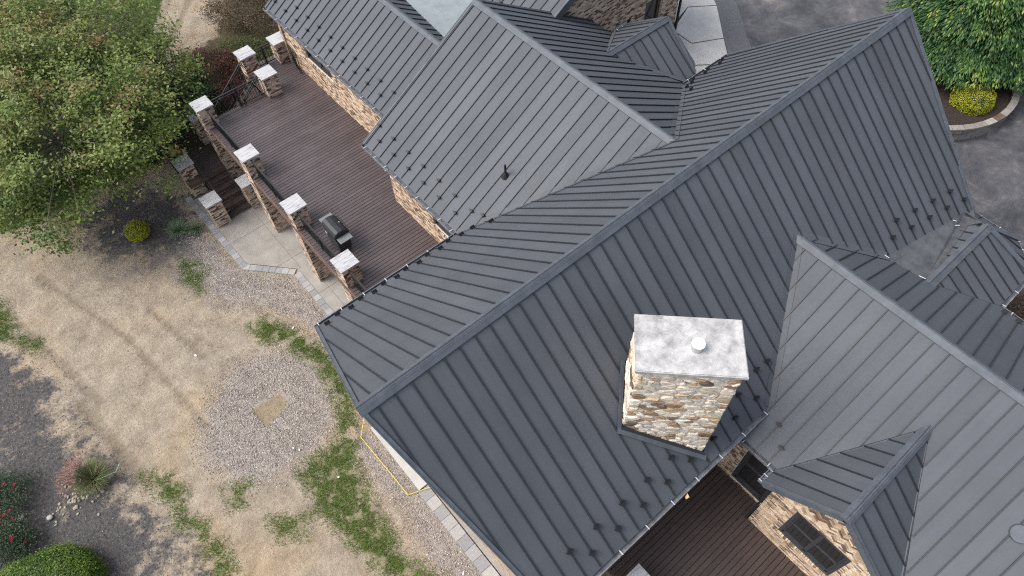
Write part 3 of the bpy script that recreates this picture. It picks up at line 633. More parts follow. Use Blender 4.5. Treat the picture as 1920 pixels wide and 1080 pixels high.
# ------------------------------------------------------------------ walls
BL, BH, JT = .194, .057, .010
def wall(O, a, n, W_, z0, top, holes=(), stacks=(), bricks=True, single=0, vis=None, brmat='brick', nm='wall', thick=.22, herring=None):
    """wall in plane through O (world), a horizontal unit, n outward unit, top: list of (x, z)"""
    O = Vector((O[0], O[1], 0)); a = Vector(a); n = Vector(n)
    P = lambda x, z, d=0.: O + a*x + n*d + Vector((0, 0, z))
    w = MB(); xs = sorted(set([0, W_]+[x for x, _ in top if 0 < x < W_]+[h[i] for h in holes for i in (0, 1) if 0 < h[i] < W_]))
    for x0, x1 in zip(xs, xs[1:]):
        hs = sorted([h for h in holes if h[0] < (x0+x1)/2 < h[1]], key=lambda h: h[2]); zc = z0
        spans = []
        for h in hs: spans.append((zc, h[2], False)); zc = h[3]
        spans.append((zc, None, True))
        for za, zb, last in spans:
            if last: q = [P(x0, za), P(x1, za), P(x1, interp(top, x1)), P(x0, interp(top, x0))]
            else: q = [P(x0, za), P(x1, za), P(x1, zb), P(x0, zb)]
            w.prism(q, -n*thick)
    wo = hb(w, nm, 'mortar' if bricks else 'wallbrick')
    if not bricks: return wo
    zv0 = vis[0] if vis else z0; bs = MB(); cand = []
    rows = int((20)/(BH+JT))
    for r in range(rows):
        z = z0 + JT/2 + r*(BH+JT)
        if z+BH < zv0: continue
        x = -(r % 2)*(BL+JT)/2
        if z > max(t for _, t in top): break
        while x < W_:
            xa, xb = max(x, 0), min(x+BL, W_); x += BL+JT
            for s0, s1, sa, sb in list(holes)+[(k[0]-.004, k[1]+.004, k[2], k[3]) for k in stacks]:
                if z+BH > sa+.01 and z < sb-.01:
                    if xa >= s0 and xb <= s1: xb = xa
                    elif xa < s0 < xb: xb = s0-JT/2
                    elif xa < s1 < xb: xa = s1+JT/2
            if xb-xa < .035: continue
            if herring and z > herring: continue
            if min(interp(top, xa), interp(top, xb)) < z+BH*.5: continue
            cand.append((xa, xb, z, z+BH))
    for (xa, xb, za, zb) in stacks:
        z = za
        while z+BH <= zb+.02: cand.append((xa, xb, z, z+BH)); z += BH+JT
    def br(mb, xa, xb, za, zb):
        d = .012+random.uniform(-.003, .003); mb.prism([P(xa, za), P(xb, za), P(xb, zb), P(xa, zb)], n*d, random.random())
    random.shuffle(cand) if False else None
    if single:
        cx = single[1]; cand.sort(key=lambda c: (c[0]+c[1]-2*cx)**2*.25+((c[2]+c[3])/2-single[2])**2)
        for c in cand[:single[0]]:
            mb = MB(); br(mb, *c); mb.build('brick', 'brick1', wo)
        cand = cand[single[0]:]
    for c in cand: br(bs, *c)
    if herring:
        # diagonal weave in the gable
        u1 = (a+Vector((0, 0, 1))).normalized(); u2 = (-a+Vector((0, 0, 1))).normalized(); c_ = BH+JT; c0 = P(W_/2, herring); k_ = 0
        for i in range(-30, 40):
            for j in range(-30, 40):
                t = (i-j) % 6
                if t not in (0, 5): continue
                p0 = (i*c_, j*c_); sz = (3*c_-JT, BH) if t == 0 else (BH, 3*c_-JT)
                q = [c0+u1*(p0[0]+dx)+u2*(p0[1]+dy) for dx, dy in ((0, 0), (sz[0], 0), sz, (0, sz[1]))]
                ok = True
                for v_ in q:
                    x_l = (v_-O).dot(a)
                    if v_.z < herring+.03 or x_l < .05 or x_l > W_-.05 or interp(top, x_l) < v_.z+.01: ok = False
                if ok: bs.prism(q if (q[1]-q[0]).cross(q[2]-q[1]).dot(n) > 0 else q[::-1], n*(.012+random.uniform(-.002, .003)), random.random())
    if bs.v:
        o = bs.build('brickwork', brmat, wo, attrs=True); o['kind'] = 'stuff'
    return wo
def wb_mat():
    m, nt, b = base_mat('tan_brick_wall', .9, 0, .2)
    g = nt.nodes.new('ShaderNodeNewGeometry'); sp = nt.nodes.new('ShaderNodeSeparateXYZ'); nt.links.new(g.outputs['Position'], sp.inputs[0])
    cb = nt.nodes.new('ShaderNodeCombineXYZ'); nt.links.new(mathn(nt, 'ADD', sp.outputs[0], sp.outputs[1]), cb.inputs[0]); nt.links.new(sp.outputs[2], cb.inputs[1])
    t = nt.nodes.new('ShaderNodeTexBrick'); nt.links.new(cb.outputs[0], t.inputs['Vector']); t.inputs['Scale'].default_value = 1
    t.inputs['Brick Width'].default_value = .204; t.inputs['Row Height'].default_value = .067; t.inputs['Mortar Size'].default_value = .006
    t.inputs['Color1'].default_value = (.18, .11, .085, 1); t.inputs['Color2'].default_value = (.5, .35, .25, 1); t.inputs['Mortar'].default_value = (.5, .44, .37, 1)
    nt.links.new(t.outputs[0], b.inputs['Base Color']); return m
MT['wallbrick'] = wb_mat()

def window(O, a, n, x0, x1, z0, z1, sashes=2, rec=.1, fr=.07, bars=0, mull=True, blind=False, name='window', fmat='frame', transom=None):
    O = Vector((O[0], O[1], 0)); a = Vector(a); n = Vector(n)
    P = lambda x, z, d=0.: O + a*x + n*d + Vector((0, 0, z))
    wd = empty(name, (0, 0, 0), house); wd.location = hoff
    def bx(mb, xa, xb, za, zb, d0, d1): mb.prism([P(xa, za, d0), P(xb, za, d0), P(xb, zb, d0), P(xa, zb, d0)], n*(d1-d0))
    f = MB(); bx(f, x0, x1, z0, z0+fr, -rec-.05, -rec+.05); bx(f, x0, x1, z1-fr, z1, -rec-.05, -rec+.05)
    bx(f, x0, x0+fr, z0+fr, z1-fr, -rec-.05, -rec+.05); bx(f, x1-fr, x1, z0+fr, z1-fr, -rec-.05, -rec+.05)
    f.build('frame', fmat, wd)
    w = (x1-x0-2*fr)/sashes
    for i in range(sashes):
        xa = x0+fr+i*w; xb = xa+w; s = MB(); sf = .05
        for q in ((xa, xb, z0+fr, z0+fr+sf), (xa, xb, z1-fr-sf, z1-fr), (xa, xa+sf, z0+fr, z1-fr), (xb-sf, xb, z0+fr, z1-fr)): bx(s, *q, -rec-.04, -rec+.02)
        if transom: bx(s, xa+sf, xb-sf, z0+fr+(z1-z0-2*fr)*transom-.018, z0+fr+(z1-z0-2*fr)*transom+.018, -rec-.03, -rec+.015)
        sa = s.build('sash', fmat, wd)
        g = MB(); bx(g, xa+sf, xb-sf, z0+fr+sf, z1-fr-sf, -rec-.03, -rec-.02); g.build('pane', 'glass', sa)
        if blind:
            g = MB(); bx(g, xa+sf+.01, xb-sf-.01, z0+fr+sf+.3, z1-fr-sf, -rec-.018, -rec-.012); g.build('shade', 'blind', sa)
        for j in range(bars):
            xx = xa+(j+1)*w/(bars+1); g = MB(); bx(g, xx-.012, xx+.012, z0+fr, z1-fr, -rec-.02, -rec); g.build('glazing_bar', fmat, sa)
    return wd

# visible walls.  x runs along a from O
wA = wall((6.50, 10.14), (0, -1, 0), (-1, 0, 0), 5.2, G, [(0, -5.0), (5.2, -5.0)], holes=[(2.62, 4.5, -6.55, -5.2)], vis=(D1-.1,))
window((6.50, 10.14), (0, -1, 0), (-1, 0, 0), 2.62, 4.5, -6.55, -5.2, 2, transom=.5)
def rowlock(O, a, n, x0, x1, z, parent, d=.045):
    O = Vector((O[0], O[1], 0)); a = Vector(a); n = Vector(n); x = x0
    while x+.057 <= x1+.02:
        mb = MB(); p = O+a*x+Vector((0, 0, z)); q = [p, p+a*.057, p+a*.057+Vector((0, 0, -.095)), p+Vector((0, 0, -.095))]
        mb.prism(q, n*(d+random.uniform(-.004, .004))); mb.build('brick', 'brick1', parent); x += .068
rowlock((6.50, 10.14), (0, -1, 0), (-1, 0, 0), 2.5, 4.6, -6.55, wA)
wB = wall((7.78, 20.2), (0, -1, 0), (-1, 0, 0), 10.1, G, [(0, -4.95), (10.1, -4.95)], holes=[(2.0, 4.1, -6.3, -5.1), (8.1, 9.3, -6.3, -5.1)], vis=(D1-.1,))
window((7.78, 20.2), (0, -1, 0), (-1, 0, 0), 2.0, 4.1, -6.3, -5.1, 2, transom=.5)
window((7.78, 20.2), (0, -1, 0), (-1, 0, 0), 8.1, 9.3, -6.3, -5.1, 1, transom=.5)
rowlock((7.78, 20.2), (0, -1, 0), (-1, 0, 0), 1.9, 4.2, -6.3, wB); rowlock((7.78, 20.2), (0, -1, 0), (-1, 0, 0), 8.0, 9.4, -6.3, wB)
wall((7.0, 10.14), (1, 0, 0), (0, 1, 0), 9.4, G, [(0, -4.7), (4.44, -2.1), (9.4, -4.7)], bricks=False)
wall((15.0, 20.2), (-1, 0, 0), (0, 1, 0), 7.3, G, [(0, -5.0), (7.3, -5.0)], bricks=False)
# F gable wall facing the porch roof
wF = wall((15.05, 10.85), (1, 0, 0), (0, -1, 0), 7.9, DR, [(0, -4.05), (3.9, -1.65), (7.9, -4.05)], holes=[(2.9, 3.5, -8.3, -6.2), (3.75, 4.75, -8.3, -6.2), (5.6, 6.75, -8.3, -5.9)], vis=(-8.4,), brmat='brickd')
window((15.05, 10.85), (1, 0, 0), (0, -1, 0), 2.9, 3.5, -8.3, -6.2, 1, blind=True); window((15.05, 10.85), (1, 0, 0), (0, -1, 0), 3.75, 4.75, -8.3, -6.2, 1, blind=True)
dr_ = window((15.05, 10.85), (1, 0, 0), (0, -1, 0), 5.6, 6.75, -8.3, -5.9, 1, rec=.16, name='door', fmat='rim'); 
wall((22.95, 10.85), (0, 1, 0), (1, 0, 0), 9, DR-.5, [(0, -4.1), (9, -4.1)], bricks=False)
mb = MB(); mb.bar((23.05, 10.78, -4.2), (23.05, 10.78, DR), .09, .09, Vector((1, 0, 0))); hb(mb, 'downspout', 'black')
mb = MB(); mb.prism([(13.5, 10.87, -3.9), (15.05, 10.87, -4.15), (15.05, 10.87, -6), (13.5, 10.87, -6)], (0, .1, 0)); hb(mb, 'wall', 'mortar')
# C wall with patio door
wC = wall((7.72, -4.3), (0, -1, 0), (-1, 0, 0), 2.1, G, [(0, -4.55), (2.1, -4.55)], holes=[(.76, 1.86, D1+.02, -4.9)], stacks=[(.62, .75, D1, -4.6), (1.87, 1.97, D1, -4.6)], vis=(D1-.1,))
window((7.72, -4.3), (0, -1, 0), (-1, 0, 0), .76, 1.86, D1+.02, -4.9, 1, rec=.08, fr=.09, transom=.45, name='door')
# D bay wall with twin window, bricks one by one
def dtop(x): return
wD = wall((7.15, -6.18), (0, -1, 0), (-1, 0, 0), 2.9, G, [(0, -4.72), (1.44, -3.30), (2.9, -4.72)], holes=[(.70, 2.24, -6.57, -4.93)], stacks=[(.60-.02, .60+.09, -6.65, -4.75), (2.25, 2.36, -6.65, -4.75)], vis=(D1-.1,), single=(280, 1.4, -6.2), herring=-4.86)
wall((7.15, -6.18), (1, 0, 0), (0, 1, 0), .57, G, [(0, -4.7), (.57, -4.7)], bricks=False)
wall((7.15, -9.08), (1, 0, 0), (0, -1, 0), .57, G, [(0, -4.7), (.57, -4.7)], bricks=False)
window((7.15, -6.18), (0, -1, 0), (-1, 0, 0), .70, 2.24, -6.57, -4.93, 2, rec=.03, fr=.085, transom=.5)
rowlock((7.15, -6.18), (0, -1, 0), (-1, 0, 0), .58, 2.38, -6.58, wD, .06)
mb = MB(); mb.box((7.13, -6.12, (D1-4.6)/2), (.035, .03, (-4.6-D1)/2)); hb(mb, 'corner_post', 'black')
wall((7.72, -9.1), (0, -1, 0), (-1, 0, 0), 7, G, [(0, -4.6), (7, -4.6)], bricks=False)
# main body and hidden sides
wall((1.40, 4.95), (0, -1, 0), (-1, 0, 0), 9.2, G, [(0, -4.6), (4.95, -.2), (9.2, -3.8)], bricks=False)
wall((18.0, -4.25), (0, 1, 0), (1, 0, 0), 9.2, DR-1, [(0, -3.8), (4.25, -.3), (9.2, -4.6)], bricks=False)
wall((1.4, 4.95), (1, 0, 0), (0, 1, 0), 16.6, G, [(0, -4.6), (16.6, -4.6)], bricks=False)
wall((18, -4.3), (-1, 0, 0), (0, -1, 0), 16.6, G, [(0, -3.8), (16.6, -3.8)], bricks=False)
wall((16.6, 5.2), (0, 1, 0), (1, 0, 0), 5.7, DR-1, [(0, -4.95), (5.7, -4.95)], bricks=False)
wall((15.6, -16), (0, 1, 0), (1, 0, 0), 12, DR-1, [(0, -4.5), (12, -4.5)], bricks=False)
mb = MB(); mb.prism([(15.4, -6.75, DR), (17.55, -6.75, DR), (18.35, -5.95, DR), (18.35, -4.3, DR), (15.4, -4.3, DR)][::-1], (0, 0, 3.7)); hb(mb, 'wall', 'wallbrick')

# ------------------------------------------------------------------ stone chimney
ch = empty('chimney', (0, 0, 0), house); ch.location = hoff
al = Vector((.70711, -.70711, 0)); de = Vector((.70711, .70711, 0)); C0 = Vector((4.58, -3.06, 0)); CW, CD, CZ = 2.0, 1.16, .29; CB = -3.9
def PC(x, y, z): return C0 + al*x + de*y + Vector((0, 0, z))
mb = MB(); mb.prism([PC(0, 0, CB), PC(CW, 0, CB), PC(CW, CD, CB), PC(0, CD, CB)], (0, 0, CZ-CB)); mb.build('core', 'stone_mortar', ch)
def clip(poly, p, n):
    out = []
    for i in range(len(poly)):
        A, B = poly[i], poly[(i+1) % len(poly)]; da = (A[0]-p[0])*n[0]+(A[1]-p[1])*n[1]; db = (B[0]-p[0])*n[0]+(B[1]-p[1])*n[1]
        if da <= 0: out.append(A)
        if da*db < 0: t = da/(da-db); out.append((A[0]+(B[0]-A[0])*t, A[1]+(B[1]-A[1])*t))
    return out
def stones(x0, x1, z0, z1, f, nout, cw=.25, chh=.13):
    pts = []; z = z0+chh/2; r = 0
    while z < z1:
        x = x0+random.uniform(.02, cw)
        while x < x1:
            pts.append((x, (z+random.uniform(-.5, .5)*chh)*1.9, 0)); x += cw*random.choice((.45, .8, 1, 1.5, 1.9))*random.uniform(.8, 1.2)
        z += chh*random.choice((.6, .8, 1, 1.25)); r += 1
    pts = [p for p in pts if random.random() > .16]
    for i, (x, z, _) in enumerate(pts):
        poly = [(x0, z0*1.9), (x1, z0*1.9), (x1, z1*1.9), (x0, z1*1.9)]
        for j, (u, w, _) in enumerate(pts):
            if i == j or abs(u-x) > 1.6 or abs(w-z) > 1.6: continue
            poly = clip(poly, ((x+u)/2, (z+w)/2), (u-x, w-z))
            if len(poly) < 3: break
        if len(poly) < 3: continue
        poly = [(a, b/1.9) for a, b in poly]; cx = sum(a for a, _ in poly)/len(poly); cz = sum(b for _, b in poly)/len(poly)
        # rounded, slightly shrunk outline
        q = []
        for k in range(len(poly)):
            A, B = poly[k], poly[(k+1) % len(poly)]
            for t in (.22, .78): q.append((A[0]+(B[0]-A[0])*t, A[1]+(B[1]-A[1])*t))
        size = min(max(a for a, _ in q)-min(a for a, _ in q), max(b for _, b in q)-min(b for _, b in q))
        if size < .03: continue
        sh = max(.5, 1-.030/size); q = [(cx+(a-cx)*sh+random.uniform(-.004, .004), cz+(b-cz)*sh+random.uniform(-.004, .004)) for a, b in q]
        d = random.uniform(.015, .045); q2 = [(cx+(a-cx)*.72, cz+(b-cz)*.72) for a, b in q]
        n = len(q); mb = MB()
        vs = [f(a, b) for a, b in q]+[f(a, b)+nout*d*.7 for a, b in q]+[f(a, b)+nout*(d+random.uniform(-.006, .006)) for a, b in q2]
        fs = [(k, (k+1) % n, n+(k+1) % n, n+k) for k in range(n)]+[(n+k, n+(k+1) % n, 2*n+(k+1) % n, 2*n+k) for k in range(n)]+[tuple(range(2*n, 3*n))]
        mb.add(vs, fs); mb.build('stone', 'stone', ch)
stones(-.02, CW+.02, -3.75, CZ, lambda x, z: PC(x, 0, z), -de)
stones(0, CD, -2.7, CZ, lambda y, z: PC(0, y, z), -al)
stones(0, CD, -3.75, CZ, lambda y, z: PC(CW, y, z), al, .3, .15)
stones(0, CW, -2.9, CZ, lambda x, z: PC(x, CD, z), de, .32, .16)
mb = MB(); e = .075; mb.prism([PC(-e, -e, CZ), PC(CW+e, -e, CZ), PC(CW+e, CD+e, CZ), PC(-e, CD+e, CZ)], (0, 0, .075)); mb.prism([PC(-e+.02, -e+.02, CZ+.075), PC(CW+e-.02, -e+.02, CZ+.075), PC(CW+e-.02, CD+e-.02, CZ+.075), PC(-e+.02, CD+e-.02, CZ+.075)], (0, 0, .02)); mb.build('cap_slab', 'cap_conc', ch)
fl = PC(1.12, .50, CZ+.09); flu = MB(); flu.cyl(fl, fl+Vector((0, 0, .16)), .115, .115, 20); fo = flu.build('flue', 'steel', ch)
flu = MB(); flu.cyl(fl+Vector((0, 0, .20)), fl+Vector((0, 0, .215)), .135, .135, 24); flu.build('flue_lid', 'white', ch)
flu = MB()
for k in range(4): q = fl+Vector((math.cos(k*PI/2), math.sin(k*PI/2), 0))*.1; flu.cyl(q+Vector((0, 0, .15)), q+Vector((0, 0, .2)), .01, .01, 6)
flu.build('lid_post', 'steel', ch)
# flashing apron around the stack
def roofz(p): return Vector((p.x, p.y, mS*p.y))
ring = [(0, 0), (CW, 0), (CW, CD), (0, CD)]; o1 = [(-.15, -.15), (CW+.1, -.15), (CW+.1, CD+.1), (-.15, CD+.12)]
mb = MB()
for i in range(4):
    j = (i+1) % 4; a0, a1 = [roofz(PC(*ring[k], 0)) for k in (i, j)]; b0, b1 = [roofz(PC(*o1[k], 0)) for k in (i, j)]
    mb.prism([a0+sS.n*.044, a1+sS.n*.044, b1+sS.n*.044, b0+sS.n*.044], sS.n*.01)
mb.build('flashing', 'trim', ch)
mb = MB(); e = .06; ring2 = [(-e, -e), (CW+e, -e), (CW+e, CD+e), (-e, CD+e)]
for i in range(4):
    j = (i+1) % 4; a0, a1 = [roofz(PC(*ring2[k], 0)) for k in (i, j)]; nn_ = (-de, al, de, -al)[i]
    mb.prism([a0+sS.n*.05, a1+sS.n*.05, a1+Vector((0, 0, .17)), a0+Vector((0, 0, .17))], -nn_*.012)
mb.build('upstand', 'under', ch)

# ------------------------------------------------------------------ patio
mb = MB(); mb.prism([(0.88, 19.0, G+.05), (0.88, 17.35, G+.05), (1.02, 14.21, G+.05), (2.52, 12.54, G+.05), (2.50, 5.2, G+.05), (6.5, 5.2, G+.05), (6.5, 19.0, G+.05)], (0, 0, -.35))
o = mb.build('patio', 'conc'); o['kind'] = 'structure'; o['label'] = 'pale concrete patio under and beside the raised deck'
pat = o
MT['joint'] = simple('patio_joint', (.16, .15, .14), .9, .1, 9, 0)
mb = MB()
for a_, b_ in (((1.0, 15.6), (6.5, 15.6)), ((1.9, 13.2), (6.5, 13.2)), ((2.5, 10.9), (6.5, 10.9)), ((3.0, 12.6), (3.0, 6)), ((2.6, 8.6), (6.5, 8.6)), ((2.62, 16.6), (2.62, 12.5))):
    mb.bar((*a_, G+.052), (*b_, G+.052), .012, .006)
mb.build('control_joint', 'joint', pat)
def pav_line(pts, w, parent, mat='paver', L=.30, z=.065, side=-1):
    for (a_, b_) in zip(pts, pts[1:]):
        a_ = Vector((*a_, 0)); b_ = Vector((*b_, 0)); d = (b_-a_).normalized(); sd_ = Vector((-d.y, d.x, 0))*side; n = max(1, round((b_-a_).length/L)); l = (b_-a_).length/n
        for i in range(n):
            p = a_+d*(l*i+.006); q = a_+d*(l*(i+1)-.006); h = random.uniform(-.006, .006)
            mb = MB(); mb.prism([(p.x, p.y, G+z+h), (q.x, q.y, G+z+h), (q.x+sd_.x*w, q.y+sd_.y*w, G+z+h), (p.x+sd_.x*w, p.y+sd_.y*w, G+z+h)], (0, 0, -.12)); mb.build('paver', mat, parent)
pav_line([(0.64, 19.3), (0.74, 14.06), (2.24, 12.36), (2.24, 5.3)], .27, pat, side=1)
# border beside the near gable
bd = empty('path_border', (1, 0, G)); bd['kind'] = 'structure'; bd['label'] = 'narrow paver border along the gable wall'
def unp(o): return o
k_ = len(bpy.data.objects)
bdo = Vector((-1, 0, -G))
pre = set(bpy.data.objects)
pav_line([(.80, 1.62), (.80, -6.0)], .40, bd, L=.42, z=.10, side=1)
mb = MB(); mb.bb(.86, 1.24, 1.66, 4.62, G-.1, G+.13); mb.build('footing_slab', 'conc_light', bd)
mb = MB(); mb.bb(1.24, 1.40, -6.0, 4.9, G-.1, G+.16); mb.build('footing', 'conc', bd)
for o in set(bpy.data.objects)-pre: o.location = bdo
# front walk
fwk = empty('front_walk', (24, 10, DR)); fwk['kind'] = 'structure'; fwk['label'] = 'pale concrete walk of angled slabs by the driveway'
slabs = [[(22.3, 10.9), (26.6, 14.5), (27.5, 13.0), (26.02, 10.75), (24.9, 11.6)], [(23.0, 10.85), (24.85, 11.55), (25.98, 10.7), (24.3, 8.85), (22.9, 9.6)], [(21.3, 10.8), (22.9, 10.8), (22.85, 9.55), (24.25, 8.8), (23.05, 7.45), (21.5, 8.7)], [(20.3, 8.9), (21.45, 8.65), (23.0, 7.4), (22.2, 6.2), (19.5, 6.3)]]
for q in slabs:
    cx_ = sum(x for x, _ in q)/len(q); cy_ = sum(y for _, y in q)/len(q)
    mb = MB(); mb.prism([(cx_+(x-cx_)*.997-24, cy_+(y-cy_)*.997-10, .035) for x, y in q][::-1], (0, 0, -.12)); mb.build('slab', 'conc_light', fwk)

# ------------------------------------------------------------------ decks
def deck(name, label, cells, z, mat, pitch, loc, rims, zr=.28):
    d = empty(name, loc); tag(d, label, 'deck'); off = -Vector(loc)
    for (y0, y1, x0, x1) in cells:
        n = int((y1-y0)/pitch+.5)
        for i in range(n):
            ya = y0+i*pitch; xs = [x0]
            x = x0+random.uniform(2.2, 4.8)
            while x < x1-1.2: xs.append(x); x += random.choice((3.66, 4.88))
            xs.append(x1)
            for xa, xb in zip(xs, xs[1:]):
                mb = MB(); h = random.uniform(-.0015, .0015); mb.bb(xa+.002, xb-.002, ya+.010, ya+pitch-.010, z-.028, z+h); o = mb.build('board', mat, d); o.location = off
    mb = MB()
    for (y0, y1, x0, x1) in cells: mb.bb(x0+.05, x1-.05, y0+.03, y1-.03, z-.05, z-.032)
    o = mb.build('underlay', 'black', d); o.location = off
    for (a_, b_) in rims:
        mb = MB(); mb.bar((*a_, z-.15), (*b_, z-.15), .04, zr); o = mb.build('rim_board', 'rim', d); o.location = off
    return d
dk = deck('raised_deck', 'large raised deck of grey brown boards along the brick wall', [(4.95, 10.2, 2.92, 6.48), (10.2, 18.9, 2.92, 7.75), (18.9, 21.0, 5.72, 7.75)], D1, 'deck', .150, (5, 12, D1),
          [((2.90, 4.9), (2.90, 18.95)), ((2.88, 18.95), (5.72, 18.95)), ((5.70, 18.95), (5.70, 20.97)), ((5.70, 20.97), (7.8, 20.97))])
dk2 = deck('patio_deck', 'dark brown board deck between the house and the brick bay at lower right', [(-12.6, -4.35, 3.2, 7.68)], D1, 'deck2', .150, (5, -8, D1), [((3.18, -12.6), (3.18, -4.35))])

# ------------------------------------------------------------------ pillars
RND = random.Random(3)
def pillar(x0, y0, ztop, zbot, label, group, w=.74, name='brick_pillar', vz=None):
    """x0,y0: lower corner of the cap"""
    o = empty(name, (x0+w/2, y0+w/2, zbot)); tag(o, label, 'pillar', group); off = -Vector(o.location)
    i = .06; ct = .07
    mb = MB(); mb.bb(x0+i+.01, x0+w-i-.01, y0+i+.01, y0+w-i-.01, zbot, ztop-ct); c = mb.build('core', 'mortar', o); c.location = off
    bs = MB(); rows = int((ztop-ct-zbot)/(BH+JT)); W_ = w-2*i
    for r in range(rows):
        z = ztop-ct-.004-(r+1)*(BH+JT)+JT
        for f in range(4):
            P = [Vector((x0+i, y0+i, 0)), Vector((x0+w-i, y0+i, 0)), Vector((x0+w-i, y0+w-i, 0)), Vector((x0+i, y0+w-i, 0))][f]
            a = [Vector((1, 0, 0)), Vector((0, 1, 0)), Vector((-1, 0, 0)), Vector((0, -1, 0))][f]; n = [Vector((0, -1, 0)), Vector((1, 0, 0)), Vector((0, 1, 0)), Vector((-1, 0, 0))][f]
            x = -(BL+JT)*.5 if (r+f) % 2 else 0.
            while x < W_-.02:
                xa, xb = max(0, x), min(W_, x+BL); x += BL+JT
                if xb-xa < .03: continue
                p = P+a*xa-n*.012+Vector((0, 0, z)); q = P+a*xb-n*.012+Vector((0, 0, z)); d = .012+RND.uniform(-.002, .004)
                bs.prism([p, q, q+Vector((0, 0, BH)), p+Vector((0, 0, BH))], n*d, RND.random())
    b = bs.build('brickwork', 'brickd', o, attrs=True); b.location = off; b['kind'] = 'stuff'
    mb = MB(); mb.bb(x0, x0+w, y0, y0+w, ztop-ct, ztop-.012); mb.bb(x0+.006, x0+w-.006, y0+.006, y0+w-.006, ztop-.012, ztop); c = mb.build('cap', 'marble', o); c.location = off
    return o
CT = -6.45; PG = 'brick pillars with grey stone caps around the deck'
pillar(2.84, 7.82, CT, G, 'brick pillar with blotchy grey cap beside the grill, nearest the main roof', PG)
pillar(2.83, 11.24, CT, G, 'tall brick pillar with white cap on the deck edge between the grill and the stair foot', PG)
pillar(2.79, 14.69, CT, G, 'tall brick pillar with streaked white cap at the deck edge above the stair foot', PG)
pillar(2.73, 18.45, CT, G, 'tall brick pillar with grey cap at the outer deck corner above the landing', PG)
pillar(5.68, 18.42, CT, G, 'brick pillar on the deck boards between the railing and the house wall', PG)
pillar(5.63, 20.20, CT, G, 'brick pillar at the top of the outer stair, leftmost of the far row', PG)
pillar(7.20, 20.12, CT, G, 'brick pillar at the far deck end beside the house roof corner', PG)
pillar(.99, 18.98, -9.0, G, 'brick pillar with grey cap on the tree side of the stair landing', PG)
pillar(.97, 16.62, -9.4, G, 'short brick pillar with grey cap at the outer foot of the stair', PG)
pillar(2.64, 16.62, -9.4, G, 'short brick pillar with grey cap at the inner foot of the stair', PG, w=.70)
pillar(2.66, 20.46, -8.3, G, 'lower brick pillar on the landing behind the tall corner pillar', PG)
pillar(2.96, -5.83, CT, G, 'brick pillar with grey cap at the edge of the dark patio deck', PG)

# ------------------------------------------------------------------ stairs
st = empty('stairs', (2.2, 18, G)); tag(st, 'dark brown board stair with landing turning down from the deck to the patio', 'stairs')
so_ = -Vector(st.location)
def sp(mb, name, mat):
    o = mb.build(name, mat, st); o.location = so_; return o
LZ = -9.76
for k in range(5):
    y0 = 16.86+.365*k; z = G+.19*(k+1)
    for h in (0, 1):
        mb = MB(); mb.bb(1.68, 2.72, y0-.02+h*.185, y0-.02+h*.185+.18, z-.03, z); sp(mb, 'tread', 'deck2')
for k in range(6):
    y0 = 16.86+.365*k; z = G+.19*k
    mb = MB(); mb.bb(1.68, 2.72, y0+.02, y0+.04, z, z+.16); sp(mb, 'riser', 'rim')
for i in range(14):
    mb = MB(); mb.bb(1.0 if i > 5 else 1.62, 2.9, 18.68+.15*i+.005, 18.68+.15*i+.145, LZ-.03, LZ); sp(mb, 'landing_board', 'deck2')
mb = MB(); mb.bb(1.05, 2.85, 18.72, 20.75, LZ-.25, LZ-.035); sp(mb, 'landing_frame', 'rim')
for k in range(11):
    x1 = 5.70-.255*k; z = D1-.188*(k+1)
    mb = MB(); mb.bb(x1-.275, x1, 18.98, 20.25, z-.035, z); sp(mb, 'tread', 'deck2')
    mb = MB(); mb.bb(x1-.02, x1, 18.98, 20.25, z, z+.15); sp(mb, 'riser', 'rim')
mb = MB(); mb.prism([(5.7, 18.96, D1-.35), (5.7, 18.96, D1-.05), (2.85, 18.96, LZ-.0), (2.85, 18.96, LZ-.35)], (0, .03, 0)); mb.prism([(5.7, 20.27, D1-.35), (5.7, 20.27, D1-.05), (2.85, 20.27, LZ), (2.85, 20.27, LZ-.35)], (0, .03, 0)); sp(mb, 'stringer', 'rim')

# ------------------------------------------------------------------ railings
BAL = {}
def railing(A, B, label, hgt=.92, posts=1, base=.09, double=True, sp_=.115, gap=0., name='railing'):
    A = Vector(A); B = Vector(B); o = empty(name, A.lerp(B, .5)); tag(o, label, 'railing', 'black metal railings of the deck'); off = -Vector(o.location)
    d = (B-A); L = d.length; dn = d.normalized(); side = dn.cross(upv).normalized()
    def put(mb, nm, mat='black'):
        x = mb.build(nm, mat, o); x.location = off; return x
    mb = MB(); mb.bar(A+upv*hgt, B+upv*hgt, .055, .035); put(mb, 'top_rail')
    mb = MB(); mb.bar(A+upv*(hgt-.13), B+upv*(hgt-.13), .03, .03); put(mb, 'upper_rail')
    mb = MB(); mb.bar(A+upv*base, B+upv*base, .035, .03); put(mb, 'bottom_rail')
    n = int(Vector((d.x, d.y, 0)).length/sp_)
    key = round(hgt, 3)
    if key not in BAL:
        mb = MB(); mb.bb(-.009, .009, -.009, .009, base, hgt-.13); m_ = mb.build('baluster', 'black'); BAL[key] = m_.data; bpy.data.objects.remove(m_)
    for i in range(1, n):
        x = bpy.data.objects.new('baluster', BAL[key]); link(x, o); x.location = A+d*(i/n)+off
    for k in range(posts):
        q = A+d*((k+1)/(posts+1)); mb = MB(); mb.box(q+upv*(hgt/2-.02), (.03, .03, hgt/2), (dn if abs(dn.z) < .1 else Vector((1, 0, 0)), side, upv)); put(mb, 'post')
    return o
xr = 3.13
railing((xr, 8.55, D1), (xr, 11.28, D1), 'black railing behind the grill between two white capped pillars')
railing((xr, 11.95, D1), (xr, 14.73, D1), 'black railing above the open patio, second from the grill')
